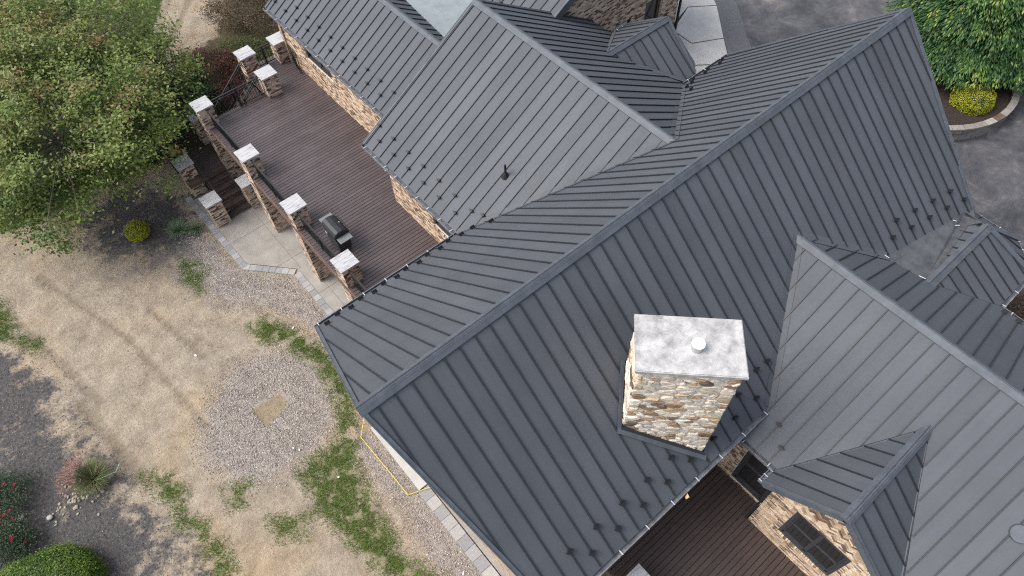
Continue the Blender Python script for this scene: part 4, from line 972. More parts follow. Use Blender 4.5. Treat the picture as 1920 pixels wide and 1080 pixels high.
railing((xr, 15.4, D1), (xr, 18.5, D1), 'black railing above the lower stair along the deck edge')
railing((xr, 5.2, D1), (xr, 7.88, D1), 'black railing running from the blotchy capped pillar under the main roof', posts=0)
railing((3.45, 18.88, D1), (5.72, 18.88, D1), 'black railing across the deck end above the outer stair')
railing((6.35, 20.62, D1), (7.24, 20.62, D1), 'short black railing at the far deck end between two pillars')
railing((7.86, 20.5, D1), (7.86, 19.2, D1), 'short black railing beside the house wall at the far deck end', posts=0) if False else None
railing((7.78, 20.0, D1), (7.55, 18.95, D1), 'black gate rail against the brick wall at the far deck end', posts=1)
railing((5.66, 20.32, D1+.02), (2.95, 20.32, LZ+.1), 'sloping black rail on the outer side of the upper stair', posts=2)
railing((5.66, 18.98, D1+.02), (3.1, 18.98, LZ+.1), 'sloping black rail on the deck side of the upper stair', posts=2)
railing((1.06, 19.75, LZ), (1.06, 20.75, LZ), 'black railing at the outer edge of the landing under the tree', posts=0)
railing((1.1, 20.72, LZ), (2.72, 20.72, LZ), 'black railing across the back of the landing', posts=1)
def handrail(A, B, label):
    A = Vector(A); B = Vector(B); o = empty('handrail', A.lerp(B, .5)); tag(o, label, 'handrail', 'black handrails of the lower stair'); off = -Vector(o.location)
    mb = MB(); mb.bar(A, B, .05, .05); x = mb.build('rail', 'black', o); x.location = off
    for t in (.04, .96):
        q = A.lerp(B, t); mb = MB(); mb.bar(q, q+Vector((0, 0, -.12)), .03, .03, Vector((1, 0, 0))); x = mb.build('mount', 'black', o); x.location = off
handrail((1.74, 18.95, -9.15), (1.74, 17.3, -9.75), 'black handrail on the outer side of the lower stair')
handrail((2.66, 18.45, -9.05), (2.66, 17.2, -9.75), 'black handrail on the inner side of the lower stair')

# ------------------------------------------------------------------ grill
gr = empty('gas_grill', (3.78, 9.75, D1)); tag(gr, 'black covered gas grill with grey side shelves standing by the railing', 'grill')
def gp(mb, name, mat, parent=gr, **kw): return mb.build(name, mat, parent, **kw)
mb = MB(); mb.bb(-.24, .24, -.40, .40, .12, .72); cab = gp(mb, 'cabinet', 'frame')
mb = MB(); mb.bb(.24, .255, -.38, -.01, .15, .68); gp(mb, 'door', 'lid'); mb = MB(); mb.bb(.24, .255, .01, .38, .15, .68); gp(mb, 'door', 'lid')
mb = MB(); mb.bb(-.27, .29, -.42, .42, .72, .88); gp(mb, 'firebox', 'lid')
prof = [(-.28, 0), (-.29, .10), (-.22, .20), (-.10, .245), (.06, .245), (.20, .19), (.29, .08), (.30, 0)]
mb = MB(); n = len(prof)
vs = [(x, -.43, .88+z) for x, z in prof]+[(x, .43, .88+z) for x, z in prof]
vs2 = [(x*.92, -.45, .88+z*.9) for x, z in prof]+[(x*.92, .45, .88+z*.9) for x, z in prof]
mb.add(vs, [(i, i+1, n+i+1, n+i) for i in range(n-1)]); mb.add(vs[:n]+vs2[:n], [(i, i+1, n+i+1, n+i)[::-1] for i in range(n-1)]+[tuple(range(2*n-1, n-1, -1))]); mb.add(vs[n:]+vs2[n:], [(i, i+1, n+i+1, n+i) for i in range(n-1)]+[tuple(range(n, 2*n))])
lid = gp(mb, 'lid', 'lid')
mb = MB(); mb.box((.215, 0, 1.07), (.004, .03, .02), (Vector((.8, 0, .6)), Vector((0, 1, 0)), Vector((-.6, 0, .8)))); gp(mb, 'badge', 'bracket', lid)
mb = MB(); mb.bar((.33, -.34, 1.0), (.33, .34, 1.0), .03, .03); gp(mb, 'handle', 'black', lid)
for s_ in (-1, 1):
    mb = MB(); mb.bb(-.24, .26, .45*s_-.005 if s_ > 0 else -.74, .74 if s_ > 0 else -.455, .86, .89); gp(mb, 'side_shelf', 'grey_metal')
    for x in (-.2, .2): mb = MB(); mb.bb(x-.02, x+.02, .34*s_-.02, .34*s_+.02, 0, .14); gp(mb, 'leg', 'black')
mb = MB(); mb.bb(.29, .31, -.40, .40, .74, .86); pn = gp(mb, 'control_panel', 'grey_metal')
for k in range(4): mb = MB(); mb.cyl((.31, -.27+.18*k, .80), (.345, -.27+.18*k, .80), .025, .02, 10); gp(mb, 'knob', 'black', pn)
mb = MB(); mb.bb(-.29, -.28, .18, .30, .62, .70); gp(mb, 'label_plate', 'bracket')

# ------------------------------------------------------------------ planter by the driveway
pl = empty('curved_planter', (27.2, .5, DR)); tag(pl, 'curved low stone planter wall with pale cap stones beside the driveway', 'planter')
po = -Vector(pl.location); cx, cy, R_ = 28.2, 1.05, 3.6
N_ = 46; MT['cap_tan'] = objrand_ramp('tan_grey_cap_stone', [(0, (.22, .20, .18)), (1, (.33, .31, .285))], .85, 8, .3)
for i in range(N_):
    a0 = 2*PI*i/N_; a1 = 2*PI*(i+1)/N_-.006; ri, ro = R_-.13, R_+.14
    q = [(cx+r*math.cos(a), cy+r*math.sin(a), -7.66) for r, a in ((ri, a0), (ro, a0), (ro, a1), (ri, a1))]
    mb = MB(); mb.prism(q, (0, 0, -.07)); x = mb.build('cap_stone', 'cap_tan' if (i*7) % 11 else 'rim', pl); x.location = po
MT['block'] = objrand_ramp('weathered_wall_block', [(0, (.10, .10, .10)), (.5, (.17, .16, .155)), (1, (.24, .23, .21))], .9, 10, .35, .6)
for r in range(4):
    for i in range(40):
        a0 = 2*PI*(i+.5*(r % 2))/40; a1 = a0+2*PI/40-.008; ri, ro = R_-.12, R_+.12+random.uniform(-.012, .012); z1 = -7.735-.175*r
        q = [(cx+p_*math.cos(a), cy+p_*math.sin(a), z1) for p_, a in ((ri, a0), (ro, a0), (ro, a1), (ri, a1))]
        mb = MB(); mb.prism(q, (0, 0, -.168)); x = mb.build('block', 'block', pl); x.location = po
mb = MB(); mb.prism([(cx+3.45*math.cos(2*PI*i/40), cy+3.45*math.sin(2*PI*i/40), -7.78) for i in range(40)][::-1], (0, 0, -.4)); x = mb.build('planter_soil', 'mulch', pl); x.location = po

# ------------------------------------------------------------------ yellow line, stone, scraps
yl = empty('yellow_line', (.6, 3.2, G)); tag(yl, 'yellow line strung in an angular run over the gravel beside the gable', 'line')
yo = -Vector(yl.location); ypts = [(1.05, 5.2, G+.25), (.41, 4.55, G+.12), (.49, 1.78, G+.10), (1.22, 1.46, G+.22)]
for a_, b_ in zip(ypts, ypts[1:]):
    mb = MB(); mb.cyl(a_, b_, .010, .010, 8); x = mb.build('run', 'yellow', yl); x.location = yo
for q in ypts[1:3]:
    mb = MB(); mb.cyl((q[0], q[1], G-.05), (q[0], q[1], q[2]+.05), .02, .016, 8); x = mb.build('stake', 'yellow', yl); x.location = yo
def rock(name, label, cat, loc, s, mat, group=None, seed=0, flat=.6):
    r_ = random.Random(seed); bm_v = []; nlat, nlon = 7, 10
    for i in range(nlat+1):
        th = PI*i/nlat
        for j in range(nlon):
            ph = 2*PI*j/nlon; d = Vector((math.sin(th)*math.cos(ph), math.sin(th)*math.sin(ph), math.cos(th)*flat)); k = 1+.22*noise.noise(d*2.1+Vector((seed, 0, 0)))
            bm_v.append(d*k*s)
    fs = [(i*nlon+j, i*nlon+(j+1) % nlon, (i+1)*nlon+(j+1) % nlon, (i+1)*nlon+j) for i in range(nlat) for j in range(nlon)]
    mb = MB(); mb.add(bm_v, fs); o = mb.build(name, mat, smooth=True); o.location = loc; tag(o, label, cat, group); return o
rock('boulder', 'smooth round grey stone lying alone on the earth above the clipped hedge', 'stone', (-9.13, 9.09, G+.05), .10, 'paver_lt', seed=4)
rock('boulder', 'dull brown stone half sunk in the earth near the rose bush', 'stone', (-9.9, 9.75, G+.03), .12, 'stone_mortar', seed=9)
def scrap(loc, s, label, seed):
    s *= .75
    r_ = random.Random(seed); mb = MB(); q = [(r_.uniform(.5, 1)*s*math.cos(a), r_.uniform(.5, 1)*s*math.sin(a)*.6, r_.uniform(0, .02)) for a in (0.2, 1.3, 2.4, 3.6, 4.6, 5.6)]
    mb.prism(q, (0, 0, .02)); o = mb.build('scrap', 'white'); o.location = (loc[0], loc[1], gz(*loc)+.02); o.rotation_euler = (.1, .15, seed); tag(o, label, 'scrap', 'white scraps on the ground')
scrap((-1.5, 5.61), .09, 'white scrap at the lower edge of the round gravel patch', 1)
scrap((-1.62, 5.8), .07, 'smaller white scrap beside the round gravel patch', 2)
scrap((-.97, 3.88), .09, 'white scrap lying on the long grass strip', 3)
scrap((.9, 10.18), .10, 'white scrap in the grass near the roof corner', 4)
scrap((-2.6, 11.6), .11, 'flat grey white chip on the open earth left of the grass', 5)
scrap((-7.4, 9.5), .06, 'white scrap by the pink ornamental grass', 6)
scrap((.35, -1.4), .10, 'white stick like scrap on the gravel by the border', 7)

# ------------------------------------------------------------------ loose gravel
OV = np.array([(1, 0, 0), (-1, 0, 0), (0, 1, 0), (0, -1, 0), (0, 0, 1), (0, 0, -1)], float)*.5
OF = [(0, 2, 4), (2, 1, 4), (1, 3, 4), (3, 0, 4), (2, 0, 5), (1, 2, 5), (3, 1, 5), (0, 3, 5)]
def scatter(polys, n, excl=None, soft=.6):
    out = []
    for nm in polys:
        pg = np.array(Z[nm]); lo = pg.min(0)-soft; hi = pg.max(0)+soft
        k = int(n*(hi-lo).prod()); P = rng.uniform(lo, hi, (k, 2)); d = sdist(P, Z[nm])
        keep = rng.uniform(0, 1, k) < np.clip(.5+d/(2*soft), 0, 1)
        if excl: keep &= sdist(P, Z[excl]) < .0
        out.append(P[keep])
    return np.concatenate(out)
MT['gravel'] = attr_ramp('mixed_river_gravel', [(0, (.09, .08, .085)), (.2, (.18, .165, .165)), (.5, (.34, .305, .29)), (.75, (.48, .435, .395)), (.9, (.66, .61, .54)), (1, (.85, .82, .77))], .8, bs=0)
def gravel(polys, dens, label, excl=None, lo=.018, hi=.055):
    P = scatter(polys, dens, excl); n = len(P); z = gzs(P)
    sc = rng.uniform(lo, hi, n)[:, None]*np.stack([np.ones(n), rng.uniform(.6, 1, n), rng.uniform(.45, .75, n)], 1)
    o = inst_arr('gravel', OV, OF, np.column_stack([P, z+.006]), sc, rand_rot(n, .5), 'gravel', None, rng.beta(1.6, 1.6, n)); o['kind'] = 'stuff'; o['label'] = label
gravel(['gravelA'], 1000, 'round patch of grey violet gravel around a bare square', 'bare')
gravel(['gravelB'], 850, 'loose gravel strip along the patio paver edge')
gravel(['gravelC'], 900, 'loose gravel strip beside the gable border')
# crumbs over the whole yard
P = rng.uniform((-11, -2), (3, 24), (9000, 2)); n = len(P)
o = inst_arr('earth_crumbs', OV, OF, np.column_stack([P, gzs(P)+.004]), (rng.uniform(.012, .045, n)**1.0)[:, None]*np.ones((n, 3))*np.array([1, .8, .5]), rand_rot(n, .5), attr_ramp('earth_crumb', [(0, (.12, .09, .07)), (.5, (.33, .27, .21)), (.85, (.46, .40, .32)), (1, (.75, .72, .66))], .9, bs=0), None, rng.uniform(0, 1, n)); o['kind'] = 'stuff'; o['label'] = 'small clods and chips scattered on the bare earth'
P = scatter(['darkB', 'darkA'], 120, None, .8); n = len(P)
o = inst_arr('dark_chips', OV, OF, np.column_stack([P, gzs(P)+.004]), rng.uniform(.012, .05, n)[:, None]*np.ones((n, 3))*np.array([1, .8, .5]), rand_rot(n, .5), attr_ramp('dark_chip', [(0, (.03, .03, .033)), (.6, (.09, .09, .095)), (.9, (.22, .2, .18)), (1, (.5, .46, .4))], .9, bs=0), None, rng.uniform(0, 1, n)); o['kind'] = 'stuff'; o['label'] = 'dark millings and chips mixed with earth'
# pale cobbles round the ornamental grass
MT['cobble'] = objrand_ramp('tan_cobble', [(0, (.20, .175, .14)), (.5, (.30, .26, .21)), (1, (.40, .36, .30))], .9)
t_ = rng.normal(0, 1, (130, 2))*np.array([.42, .30])+np.array([-8.05, 9.2])
COB = None
for i, (x, y) in enumerate(t_[:90]):
    if i == 0: COB = rock('cobble', 'pale rounded cobble, one of the heap below the pink ornamental grass', 'cobble', (x, y, gz(x, y)+.01), .055, 'cobble', 'pale cobbles by the ornamental grass', 3)
    else:
        c = COB.copy(); COL.objects.link(c); c.location = (x, y, gz(x, y)+.02); c.scale = (random.uniform(.5, 1.3), random.uniform(.5, 1.2), random.uniform(.5, 1)); c.rotation_euler = (0, 0, random.uniform(0, 6))

# ------------------------------------------------------------------ grass
MT['grass'] = attr_ramp('grass_blade', [(0, (.055, .115, .018)), (.45, (.12, .225, .035)), (.8, (.20, .29, .065)), (1, (.34, .30, .12))], .6, ns=2, bs=0, trans=.25)
def blades(P, z, L, w, spread=.5, rnd=None, cen=None, mat='grass', name='grass', parent=None, curl=.0, tiltv=None):
    n = len(P); az = rng.uniform(0, 2*PI, n); tl = rng.uniform(.1, 1, n)*spread; Ln = L*rng.uniform(.6, 1.2, n)
    if tiltv is not None: az, tl = tiltv
    dx = np.cos(az)*np.sin(tl)*Ln; dy = np.sin(az)*np.sin(tl)*Ln; dz = np.cos(tl)*Ln
    a2 = az+PI/2+rng.normal(0, .5, n); wx = np.cos(a2)*w/2; wy = np.sin(a2)*w/2
    B = np.column_stack([P, z]); V = np.zeros((n, 3, 3))
    V[:, 0] = B+np.column_stack([wx, wy, 0*wx]); V[:, 1] = B-np.column_stack([wx, wy, 0*wx]); V[:, 2] = B+np.column_stack([dx, dy, dz])
    return arr_mesh(name, V, 3, mat, parent, rng.beta(2, 2, n) if rnd is None else rnd)
for names, lab, dn_ in ((['grassA'], 'ragged green grass strip around the round gravel patch', 3600), (['grassB'], 'long green grass strip running down beside the gravel', 3600), (['g1', 'g2', 'g3', 'g4', 'g5', 'g6', 'g7', 'g8', 'g9'], 'small scattered grass tufts on the bare earth', 3000)):
    P = scatter(names, dn_, None, .3)
    nv = np.array([noise.noise(Vector((x*2.3, y*2.3, 1)))+.6*noise.noise(Vector((x*7, y*7, 4))) for x, y in P]); P = P[nv > rng.uniform(-.50, .05, len(P))]
    o = blades(P, gzs(P), .085, .015, 1.15); o['kind'] = 'stuff'; o['label'] = lab
P = rng.uniform((-9, 20), (13, 52), (190000, 2)); P = P[(sdist(P, Z['lawn'])+rng.normal(0, .5, len(P)) > 0) & (sdist(P, Z['track']) < .15*rng.normal(0, 1, len(P)))]
o = blades(P, gzs(P), .10, .022, 1.2); o['kind'] = 'stuff'; o['label'] = 'dark green lawn beyond the big tree'
print('lawn', len(P))

# ------------------------------------------------------------------ leaves
def leafs(C_, N_, size, mat, name='foliage', parent=None, rnd=None, tilt=.9, aspect=.55):
    """C_ centres (n,3), N_ preferred normals (n,3)"""
    n = len(C_); nn_ = N_+rng.normal(0, tilt*.6, (n, 3)); nn_ /= np.linalg.norm(nn_, axis=1)[:, None]+1e-9
    t = rng.normal(0, 1, (n, 3)); t -= (t*nn_).sum(1)[:, None]*nn_; t /= np.linalg.norm(t, axis=1)[:, None]+1e-9; b = np.cross(nn_, t)
    s = (size*rng.uniform(.6, 1.35, n))[:, None]; V = np.zeros((n, 4, 3))
    V[:, 0] = C_-t*s*.5; V[:, 1] = C_+b*s*aspect*.5+t*s*.05; V[:, 2] = C_+t*s*.5-nn_*s*.08; V[:, 3] = C_-b*s*aspect*.5+t*s*.05
    return arr_mesh(name, V, 4, mat, parent, rnd)
LG = lambda nm, st, tr=.3: attr_ramp(nm, st, .5, bs=0, ns=3, nv=.15, trans=tr)
MT['maple'] = LG('maple_leaf', [(0, (.03, .065, .016)), (.22, (.09, .145, .036)), (.5, (.19, .25, .066)), (.80, (.27, .28, .10)), (.90, (.30, .23, .11)), (.97, (.30, .17, .10)), (1, (.33, .11, .06))])
MT['shrub_green'] = LG('shrub_leaf', [(0, (.02, .045, .012)), (.6, (.05, .095, .03)), (1, (.11, .17, .06))])
MT['shrub_red'] = LG('burgundy_leaf', [(0, (.04, .035, .018)), (.35, (.06, .06, .025)), (.6, (.15, .045, .045)), (1, (.32, .08, .10))])
MT['shrub_brown'] = LG('autumn_leaf', [(0, (.04, .035, .018)), (.5, (.10, .075, .045)), (.8, (.17, .12, .08)), (1, (.24, .15, .11))])
MT['shrub_olive'] = LG('olive_leaf', [(0, (.035, .045, .015)), (.5, (.085, .10, .03)), (1, (.15, .15, .06))])
MT['ball'] = LG('golden_leaf', [(0, (.17, .19, .012)), (.5, (.40, .42, .02)), (1, (.62, .60, .05))])
MT['hedge'] = LG('hedge_leaf', [(0, (.04, .09, .012)), (.5, (.11, .20, .03)), (1, (.26, .36, .07))])
MT['fir'] = LG('evergreen_frond', [(0, (.012, .035, .014)), (.35, (.022, .066, .02)), (.7, (.065, .145, .036)), (1, (.26, .32, .06))], .08)
MT['spiky'] = attr_ramp('blue_green_blade', [(0, (.08, .13, .07)), (.6, (.20, .28, .16)), (1, (.45, .50, .32))], .5, bs=0, ns=3, trans=.2)
MT['rose_leaf'] = LG('rose_leaf', [(0, (.02, .04, .02)), (.6, (.05, .09, .045)), (1, (.14, .18, .11))])
MT['rose'] = LG('rose_petal', [(0, (.45, .02, .05)), (1, (.65, .04, .12))])
MT['pink'] = LG('pink_plume', [(0, (.20, .11, .09)), (.6, (.33, .20, .17)), (1, (.45, .33, .27))])
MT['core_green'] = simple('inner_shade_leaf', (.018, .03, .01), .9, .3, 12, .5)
def limb(mb, a, b, ra, rb, bends=3, wob=.12):
    a = Vector(a); b = Vector(b); pts = [a.lerp(b, k/bends)+(Vector((random.gauss(0, wob), random.gauss(0, wob), random.gauss(0, wob*.5))) if 0 < k < bends else Vector((0, 0, 0))) for k in range(bends+1)]
    for k in range(bends):
        mb.cyl(pts[k], pts[k+1], ra+(rb-ra)*k/bends, ra+(rb-ra)*(k+1)/bends, 6, False)
    return pts
# big maple
tr = empty('maple_tree', (-1.6, 22.4, G)); tag(tr, 'big leafy tree with reddish tinged leaves overhanging the stair and yard', 'tree')
to = -Vector(tr.location); cen = np.array([-1.8, 25.4, -7.1]); rad = np.array([6.0, 9.6, 3.2])
mb = MB(); fork = Vector((-1.6, 22.3, -9.4)); limb(mb, (-1.6, 22.4, G-.1), fork, .17, .13, 3, .05); x = mb.build('trunk', 'bark', tr); x.location = to
cl = []
while len(cl) < 900:
    d = rng.normal(0, 1, 3); d /= np.linalg.norm(d)
    if d[2] < -.45: continue
    r = rng.uniform(.35, 1.0)**.55*(1+.18*noise.noise(Vector(d*2.3)))
    if noise.noise(Vector(d*r*2.6)+Vector((4, 1, 0))) < -.22: continue
    q_ = cen+d*r*rad
    if q_[0] > .8 and q_[1] < 18.9: continue
    if -2.7 < q_[0] < -.8 and q_[1] < 18.2 and q_[2] > -10: continue
    if q_[1] < 17.6 and q_[0] > -4: continue
    cl.append(q_)
for k in range(90): cl.append(cen+np.array([rng.normal(0, 1.9), rng.normal(0, 2.4), rng.uniform(1.6, 3.3)]))
cl = np.array(cl)
mains = [Vector(cen+np.array([math.cos(a)*rad[0]*.45, math.sin(a)*rad[1]*.45, h])) for a, h in ((.3, .2), (1.5, -.2), (2.6, .3), (3.7, -.3), (4.6, .2), (5.5, -.4))]
mb = MB()
for m_ in mains: limb(mb, fork, m_, .09, .045, 4, .15)
for c in cl[::4]:
    cv = Vector(c); m_ = min(mains, key=lambda q: (q-cv).length); limb(mb, m_, cv, .034, .010, 3, .12)
x = mb.build('limbs', 'bark', tr); x.location = to
LC, LN, LR = [], [], []
for c in cl:
    k = int(rng.uniform(60, 150)); sp3 = np.array([.34, .34, .16])*rng.uniform(.6, 1.35); p_ = rng.normal(0, 1, (k, 3))*sp3
    p_[:, 2] -= .10*(p_[:, 0]**2+p_[:, 1]**2)/.13*.4; P_ = c+p_; LC.append(P_); out_ = (c-cen)/rad; nrm = np.tile(out_*.5+np.array([0, 0, .9]), (k, 1)); LN.append(nrm)
    tipm = (c[2]-cen[2])/rad[2]; redz = (c[2] > cen[2]+.3) and (-5 < c[0] < 2.2) and (19.5 < c[1] < 29)
    base = rng.uniform(.0, .38)+.12*max(tipm, 0); v = base+rng.beta(2, 3, k)*.5
    if rng.uniform() < (.42 if redz else .08): v = v+rng.uniform(.14, .38)
    LR.append(np.clip(v, 0, 1))
LC = np.concatenate(LC); LN = np.concatenate(LN); LR = np.concatenate(LR)
x = leafs(LC, LN, .145, 'maple', 'crown', tr, LR, 1.0); x.location = to; x['kind'] = 'stuff'
print('maple leaves', len(LC))

def ball(name, label, cat, loc, rad, n, size, mat, p=2.0, group=None, bulge=.04, core='core_green'):
    o = empty(name, (loc[0], loc[1], loc[2]-rad[2]*.6)); tag(o, label, cat, group); off = -Vector(o.location)
    d = rng.normal(0, 1, (n, 3)); d /= np.linalg.norm(d, axis=1)[:, None]; d = d[d[:, 2] > -.55]; n = len(d)
    k = (np.abs(d)**p).sum(1)**(-1/p); dd = d*k[:, None]
    bl = np.array([noise.noise(Vector(q)*2.6+Vector((loc[0], 0, 0))) for q in d]); P_ = np.array(loc)+dd*np.array(rad)*(1+bl[:, None]*bulge*2-(rng.uniform(0, .07, n)-.07*(rng.uniform(0, 1, n) < .04))[:, None])
    x = leafs(P_, d+np.array([0, 0, .3]), size, mat, 'foliage', o, np.clip(rng.beta(2, 2, n)*.7+.15+bl*.35, 0, 1), .9); x.location = off; x['kind'] = 'stuff'
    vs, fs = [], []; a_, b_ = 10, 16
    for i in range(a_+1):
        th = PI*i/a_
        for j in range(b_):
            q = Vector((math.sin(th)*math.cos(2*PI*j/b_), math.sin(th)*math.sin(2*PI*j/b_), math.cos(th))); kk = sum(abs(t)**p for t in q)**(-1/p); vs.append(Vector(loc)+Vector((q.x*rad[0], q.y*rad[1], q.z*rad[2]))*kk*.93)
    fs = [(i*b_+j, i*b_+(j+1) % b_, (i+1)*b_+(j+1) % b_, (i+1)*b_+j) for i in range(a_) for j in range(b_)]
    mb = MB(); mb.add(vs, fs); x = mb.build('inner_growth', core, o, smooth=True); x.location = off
    return o
ball('round_shrub', 'small round yellow green clipped shrub in dark mulch under the tree', 'shrub', (-1.75, 18.6, -10.5), (.50, .50, .42), 5200, .040, 'ball')
ball('round_shrub', 'golden rounded shrub inside the curved planter by the driveway', 'shrub', (27.75, -1.25, -7.55), (.80, .80, .58), 10000, .045, 'ball', p=2.4)
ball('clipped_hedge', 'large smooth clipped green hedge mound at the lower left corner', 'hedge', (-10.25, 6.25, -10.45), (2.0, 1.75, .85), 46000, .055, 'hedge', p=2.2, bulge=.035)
def loose(name, label, loc, rad, nclump, nleaf, size, mat, stems=10, cat='shrub', group=None, cs=.22, rndf=None):
    o = empty(name, (loc[0], loc[1], loc[2]-rad[2])); tag(o, label, cat, group); off = -Vector(o.location); LC, LN, LR, cc_ = [], [], [], []
    while len(cc_) < nclump:
        d = rng.normal(0, 1, 3); d /= np.linalg.norm(d)
        if d[2] < -.3: continue
        cc_.append(np.array(loc)+d*rng.uniform(.4, 1)**.6*np.array(rad)*(1+.25*noise.noise(Vector(d*2)+Vector(loc))))
    for c in cc_:
        k = int(nleaf*rng.uniform(.6, 1.4)); LC.append(c+rng.normal(0, cs, (k, 3))*np.array([1, 1, .55])); LN.append(np.tile([0, 0, 1.], (k, 1))); LR.append(np.clip(rng.uniform(-.05, .35)+rng.beta(2, 2, k)*.7, 0, 1))
    x = leafs(np.concatenate(LC), np.concatenate(LN), size, mat, 'foliage', o, np.concatenate(LR), 1.1); x.location = off; x['kind'] = 'stuff'
    mb = MB()
    for c in cc_[:stems]: limb(mb, (loc[0]+random.gauss(0, .1), loc[1]+random.gauss(0, .1), loc[2]-rad[2]-.2), c, .02, .008, 3, .08)
    x = mb.build('stems', 'bark', o); x.location = off
    return o
loose('green_shrub', 'dense green shrub between the big tree and the outer stair', (3.1, 23.6, -9.7), (1.7, 1.9, 1.1), 120, 150, .085, 'shrub_green', 20)
loose('green_shrub', 'lower green shrub against the landing under the tree', (1.3, 22.3, -10.0), (1.2, 1.2, .8), 60, 130, .08, 'shrub_green', 12)
loose('red_leaved_shrub', 'burgundy leaved shrub beyond the green one by the dirt track', (5.3, 25.4, -10.0), (1.6, 1.6, .9), 80, 120, .08, 'shrub_red', 14)
loose('red_leaved_shrub', 'small burgundy tinged shrub next to the far deck stair', (5.2, 23.0, -10.1), (1.1, 1.1, .75), 45, 120, .08, 'shrub_red', 10)
loose('autumn_shrub', 'brown leaved shrub at the top edge beside the dirt track', (8.9, 28.9, -9.9), (1.9, 2.1, 1.0), 110, 120, .075, 'shrub_brown', 24)
loose('autumn_shrub', 'brown and green shrub below the far roof corner', (10.6, 26.4, -9.9), (1.6, 1.9, 1.0), 80, 120, .075, 'shrub_brown', 16)
loose('olive_shrub', 'olive green low shrub between the dirt track and the far pillars', (7.2, 25.7, -10.2), (1.6, 1.7, .7), 80, 120, .07, 'shrub_olive', 12)
loose('olive_shrub', 'olive green shrub tucked behind the far deck pillars', (8.3, 23.4, -10.1), (1.2, 1.3, .8), 60, 120, .07, 'shrub_olive', 10)
loose('planter_shrub', 'dark low shrub in the curved planter at the right edge', (30.0, -1.3, -7.4), (1.0, .9, .4), 40, 110, .05, 'shrub_olive', 8)
loose('groundcover_shrub', 'low brown green plant in the soil beside the bay roof', (20.0, -7.7, -8.2), (.8, .9, .25), 30, 90, .06, 'shrub_brown', 6)
def roses(label, loc, rad, nf):
    o = loose('rose_bush', label, loc, rad, 46, 150, .055, 'rose_leaf', 10, cat='rose bush')
    for k in range(nf):
        d = rng.normal(0, 1, 3); d /= np.linalg.norm(d); d[2] = abs(d[2])*.8+.35; c = Vector(np.array(loc)+d*np.array(rad)*1.0); mb = MB()
        for a in range(9):
            an = a*2.4; rr_ = .012+.004*a; q = c+Vector((math.cos(an)*rr_, math.sin(an)*rr_, .03-.002*a)); t1 = Vector((-math.sin(an), math.cos(an), 0))*.024; t2 = Vector((math.cos(an)*.02, math.sin(an)*.02, .02))
            mb.add([q-t1, q+t1, q+t1*.8+t2, q-t1*.8+t2], [(0, 1, 2, 3)], random.random())
        x = mb.build('rose', 'rose', o, attrs=True); x.location = -Vector(o.location)
roses('rose bush with red blooms at the left edge, the upper one', (-9.95, 10.55, -10.5), (.75, .85, .42), 9)
roses('rose bush with fewer red blooms just above the clipped hedge', (-10.35, 9.0, -10.55), (.65, .7, .38), 6)
# spiky tufts
def tuft(label, loc, n, L, w, mat, name='grass_tuft', sp_=1.25, cat='grass tuft'):
    o = empty(name, loc); tag(o, label, cat); P_ = rng.normal(0, .05, (n, 2)); az = rng.uniform(0, 2*PI, n); tl = rng.uniform(.1, 1, n)**.6*sp_
    V = np.zeros((n*2, 4, 3)); Ln = L*rng.uniform(.6, 1.1, n); dr = np.column_stack([np.cos(az), np.sin(az)])
    side = np.column_stack([-np.sin(az), np.cos(az), np.zeros(n)])*w/2; b0 = np.column_stack([P_, np.zeros(n)])
    p1 = b0+np.column_stack([dr*(np.sin(tl)*Ln*.55)[:, None], np.cos(tl*.8)*Ln*.55]); p2 = p1+np.column_stack([dr*(np.sin(np.minimum(tl*1.5, 1.8))*Ln*.45)[:, None], np.cos(np.minimum(tl*1.5, 1.9))*Ln*.45])
    V[:n, 0] = b0-side; V[:n, 1] = b0+side; V[:n, 2] = p1+side*.8; V[:n, 3] = p1-side*.8; V[n:, 0] = p1-side*.8; V[n:, 1] = p1+side*.8; V[n:, 2] = p2+side*.1; V[n:, 3] = p2-side*.1
    r_ = rng.beta(2, 2, n); x = arr_mesh('blades', V, 4, mat, o, np.concatenate([r_, r_])); x['kind'] = 'stuff'; return o
tuft('spiky blue green grass tuft beside the round yellow shrub', (-.35, 17.75, G), 420, .62, .022, 'spiky')
tuft('smaller spiky grass tuft next to the patio paver corner', (.28, 17.35, G), 220, .45, .02, 'spiky')
MT['orn'] = attr_ramp('ornamental_blade', [(0, (.07, .12, .035)), (.5, (.15, .19, .07)), (.8, (.28, .25, .15)), (1, (.40, .28, .22))], .6, bs=0, ns=3, trans=.2)
og = tuft('ornamental grass clump with pink plumes leaning away over pale cobbles', (-7.45, 9.35, G), 1500, .85, .012, 'orn', 'ornamental_grass', 1.15, 'ornamental grass')
n = 1500; az = rng.normal(2.35, .55, n); rr_ = rng.uniform(.25, 1.0, n); P_ = np.column_stack([np.cos(az)*rr_, np.sin(az)*rr_, .95-.45*rr_+rng.normal(0, .06, n)])
V = np.zeros((n, 3, 3)); d3 = np.column_stack([np.cos(az), np.sin(az), rng.uniform(-.4, .4, n)])+rng.normal(0, .35, (n, 3)); V[:, 0] = P_; V[:, 1] = P_+rng.normal(0, .012, (n, 3)); V[:, 2] = P_+d3*.14
x = arr_mesh('plumes', V, 3, 'pink', og, rng.uniform(0, 1, n)); x['kind'] = 'stuff'
st_ = MB(); st_.bar((.15, -.35, .5), (.75, -.45, .42), .010, .010); st_.bar((.75, -.45, .42), (.98, -.3, .5), .010, .010); st_.build('support_rod', simple('pale_green_rod', (.25, .45, .33), .5, .05, 5, 0), og)

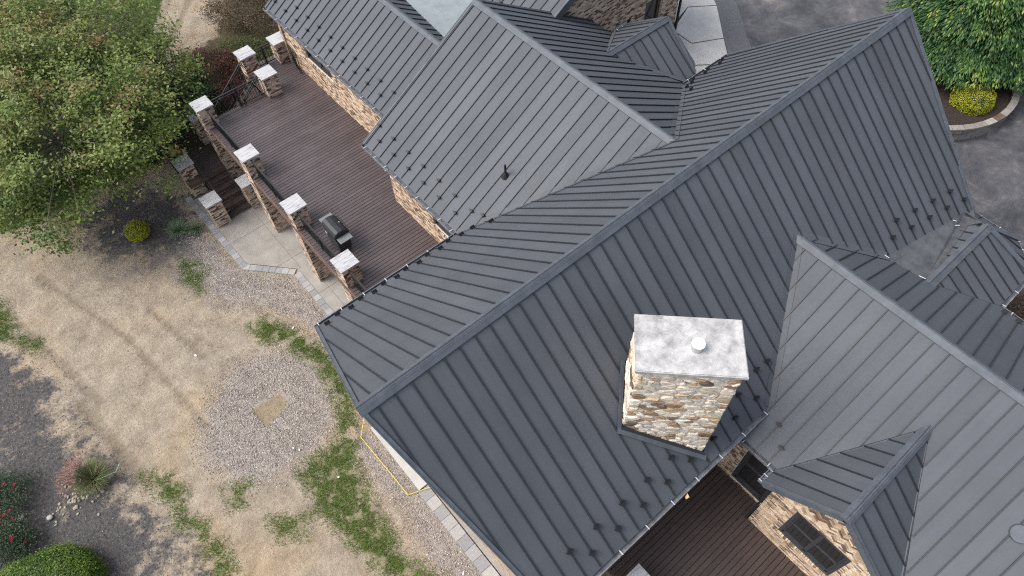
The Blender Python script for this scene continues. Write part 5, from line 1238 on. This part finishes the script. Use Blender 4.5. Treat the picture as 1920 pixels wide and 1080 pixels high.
# ------------------------------------------------------------------ evergreens
def evergreen(label, ax, zb, zt, R0, nf):
    o = empty('evergreen_tree', (ax[0], ax[1], DR+.6)); tag(o, label, 'evergreen'); off = -Vector(o.location)
    mb = MB(); mb.cyl((ax[0], ax[1], DR+.5), (ax[0], ax[1], zt-.6), .16, .03, 9); x = mb.build('trunk', 'bark', o); x.location = off
    Cs, Ds, Ns, Rs = [], [], [], []
    for i in range(nf):
        u_ = rng.uniform(0, 1)**1.35; z = zb+(zt-zb)*u_; Rz = R0*(1-u_)**.75*(1+.16*math.sin(z*5+i % 3)); az = rng.uniform(0, 2*PI); deep = rng.uniform(.5, 1.0)**.5
        p = np.array([ax[0]+math.cos(az)*Rz*deep, ax[1]+math.sin(az)*Rz*deep, z]); L = rng.uniform(.4, .95); az2 = az+rng.normal(0, .4)
        dir_ = np.array([math.cos(az2), math.sin(az2), 0.]); sd_ = np.array([-math.sin(az2), math.cos(az2), 0.]); shade = np.clip(rng.normal(.30, .17)+.5*(deep-.85), 0, .8); gold = rng.uniform() < .06
        k = 30; t = rng.uniform(0, 1, k)**.8; sp_ = rng.normal(0, 1, k)*(.10+.16*t)*L*1.1
        c = p+dir_*(L*t)[:, None]+sd_*sp_[:, None]+np.array([0, 0, -1])*(L*(.15*t+.45*t*t))[:, None]+rng.normal(0, .02, (k, 3))
        d = dir_*.8+sd_*(sp_/L*1.6)[:, None]+np.array([0, 0, -1])*(.3+.6*t)[:, None]; d /= np.linalg.norm(d, axis=1)[:, None]
        Cs.append(c); Ds.append(d); Rs.append(np.clip(shade+.25*t+(.4*t if gold else 0)+rng.normal(0, .05, k), 0, 1))
    C_ = np.concatenate(Cs); D_ = np.concatenate(Ds); R_2 = np.concatenate(Rs); m = len(C_); sdv = np.cross(D_, np.array([0, 0, 1.])+rng.normal(0, .45, (m, 3))); sdv /= np.linalg.norm(sdv, axis=1)[:, None]
    sz = rng.uniform(.10, .22, m)[:, None]; V = np.zeros((m, 4, 3)); V[:, 0] = C_-D_*sz*.5; V[:, 1] = C_+sdv*sz*.17; V[:, 2] = C_+D_*sz*.5; V[:, 3] = C_-sdv*sz*.17
    x = arr_mesh('crown', V, 4, 'fir', o, R_2); x.location = off; x['kind'] = 'stuff'
evergreen('drooping dark evergreen nearest the roof corner in the curved planter', (29.9, .9), -6.9, -1.5, 2.6, 2600)
evergreen('drooping evergreen with golden tips at the top right corner', (31.9, -.5), -6.9, -.6, 3.0, 2600)
evergreen('drooping evergreen rising behind the other two beyond the planter', (32.8, 1.8), -6.9, -1.0, 2.7, 1600)
# one crimson bloom by the gable edge, a leaf on the gutter
mb = MB(); mb.add([(0, 0, 0), (.10, -.02, .01), (.13, .07, .02), (.03, .05, .015)], [(0, 1, 2, 3)]); o = mb.build('fallen_leaf', simple('tan_leaf', (.55, .38, .16), .7, .1, 9, 0)); o.location = (4.95, -4.98, -4.0); tag(o, 'tan fallen leaf caught on the gutter above the dark deck', 'leaf')
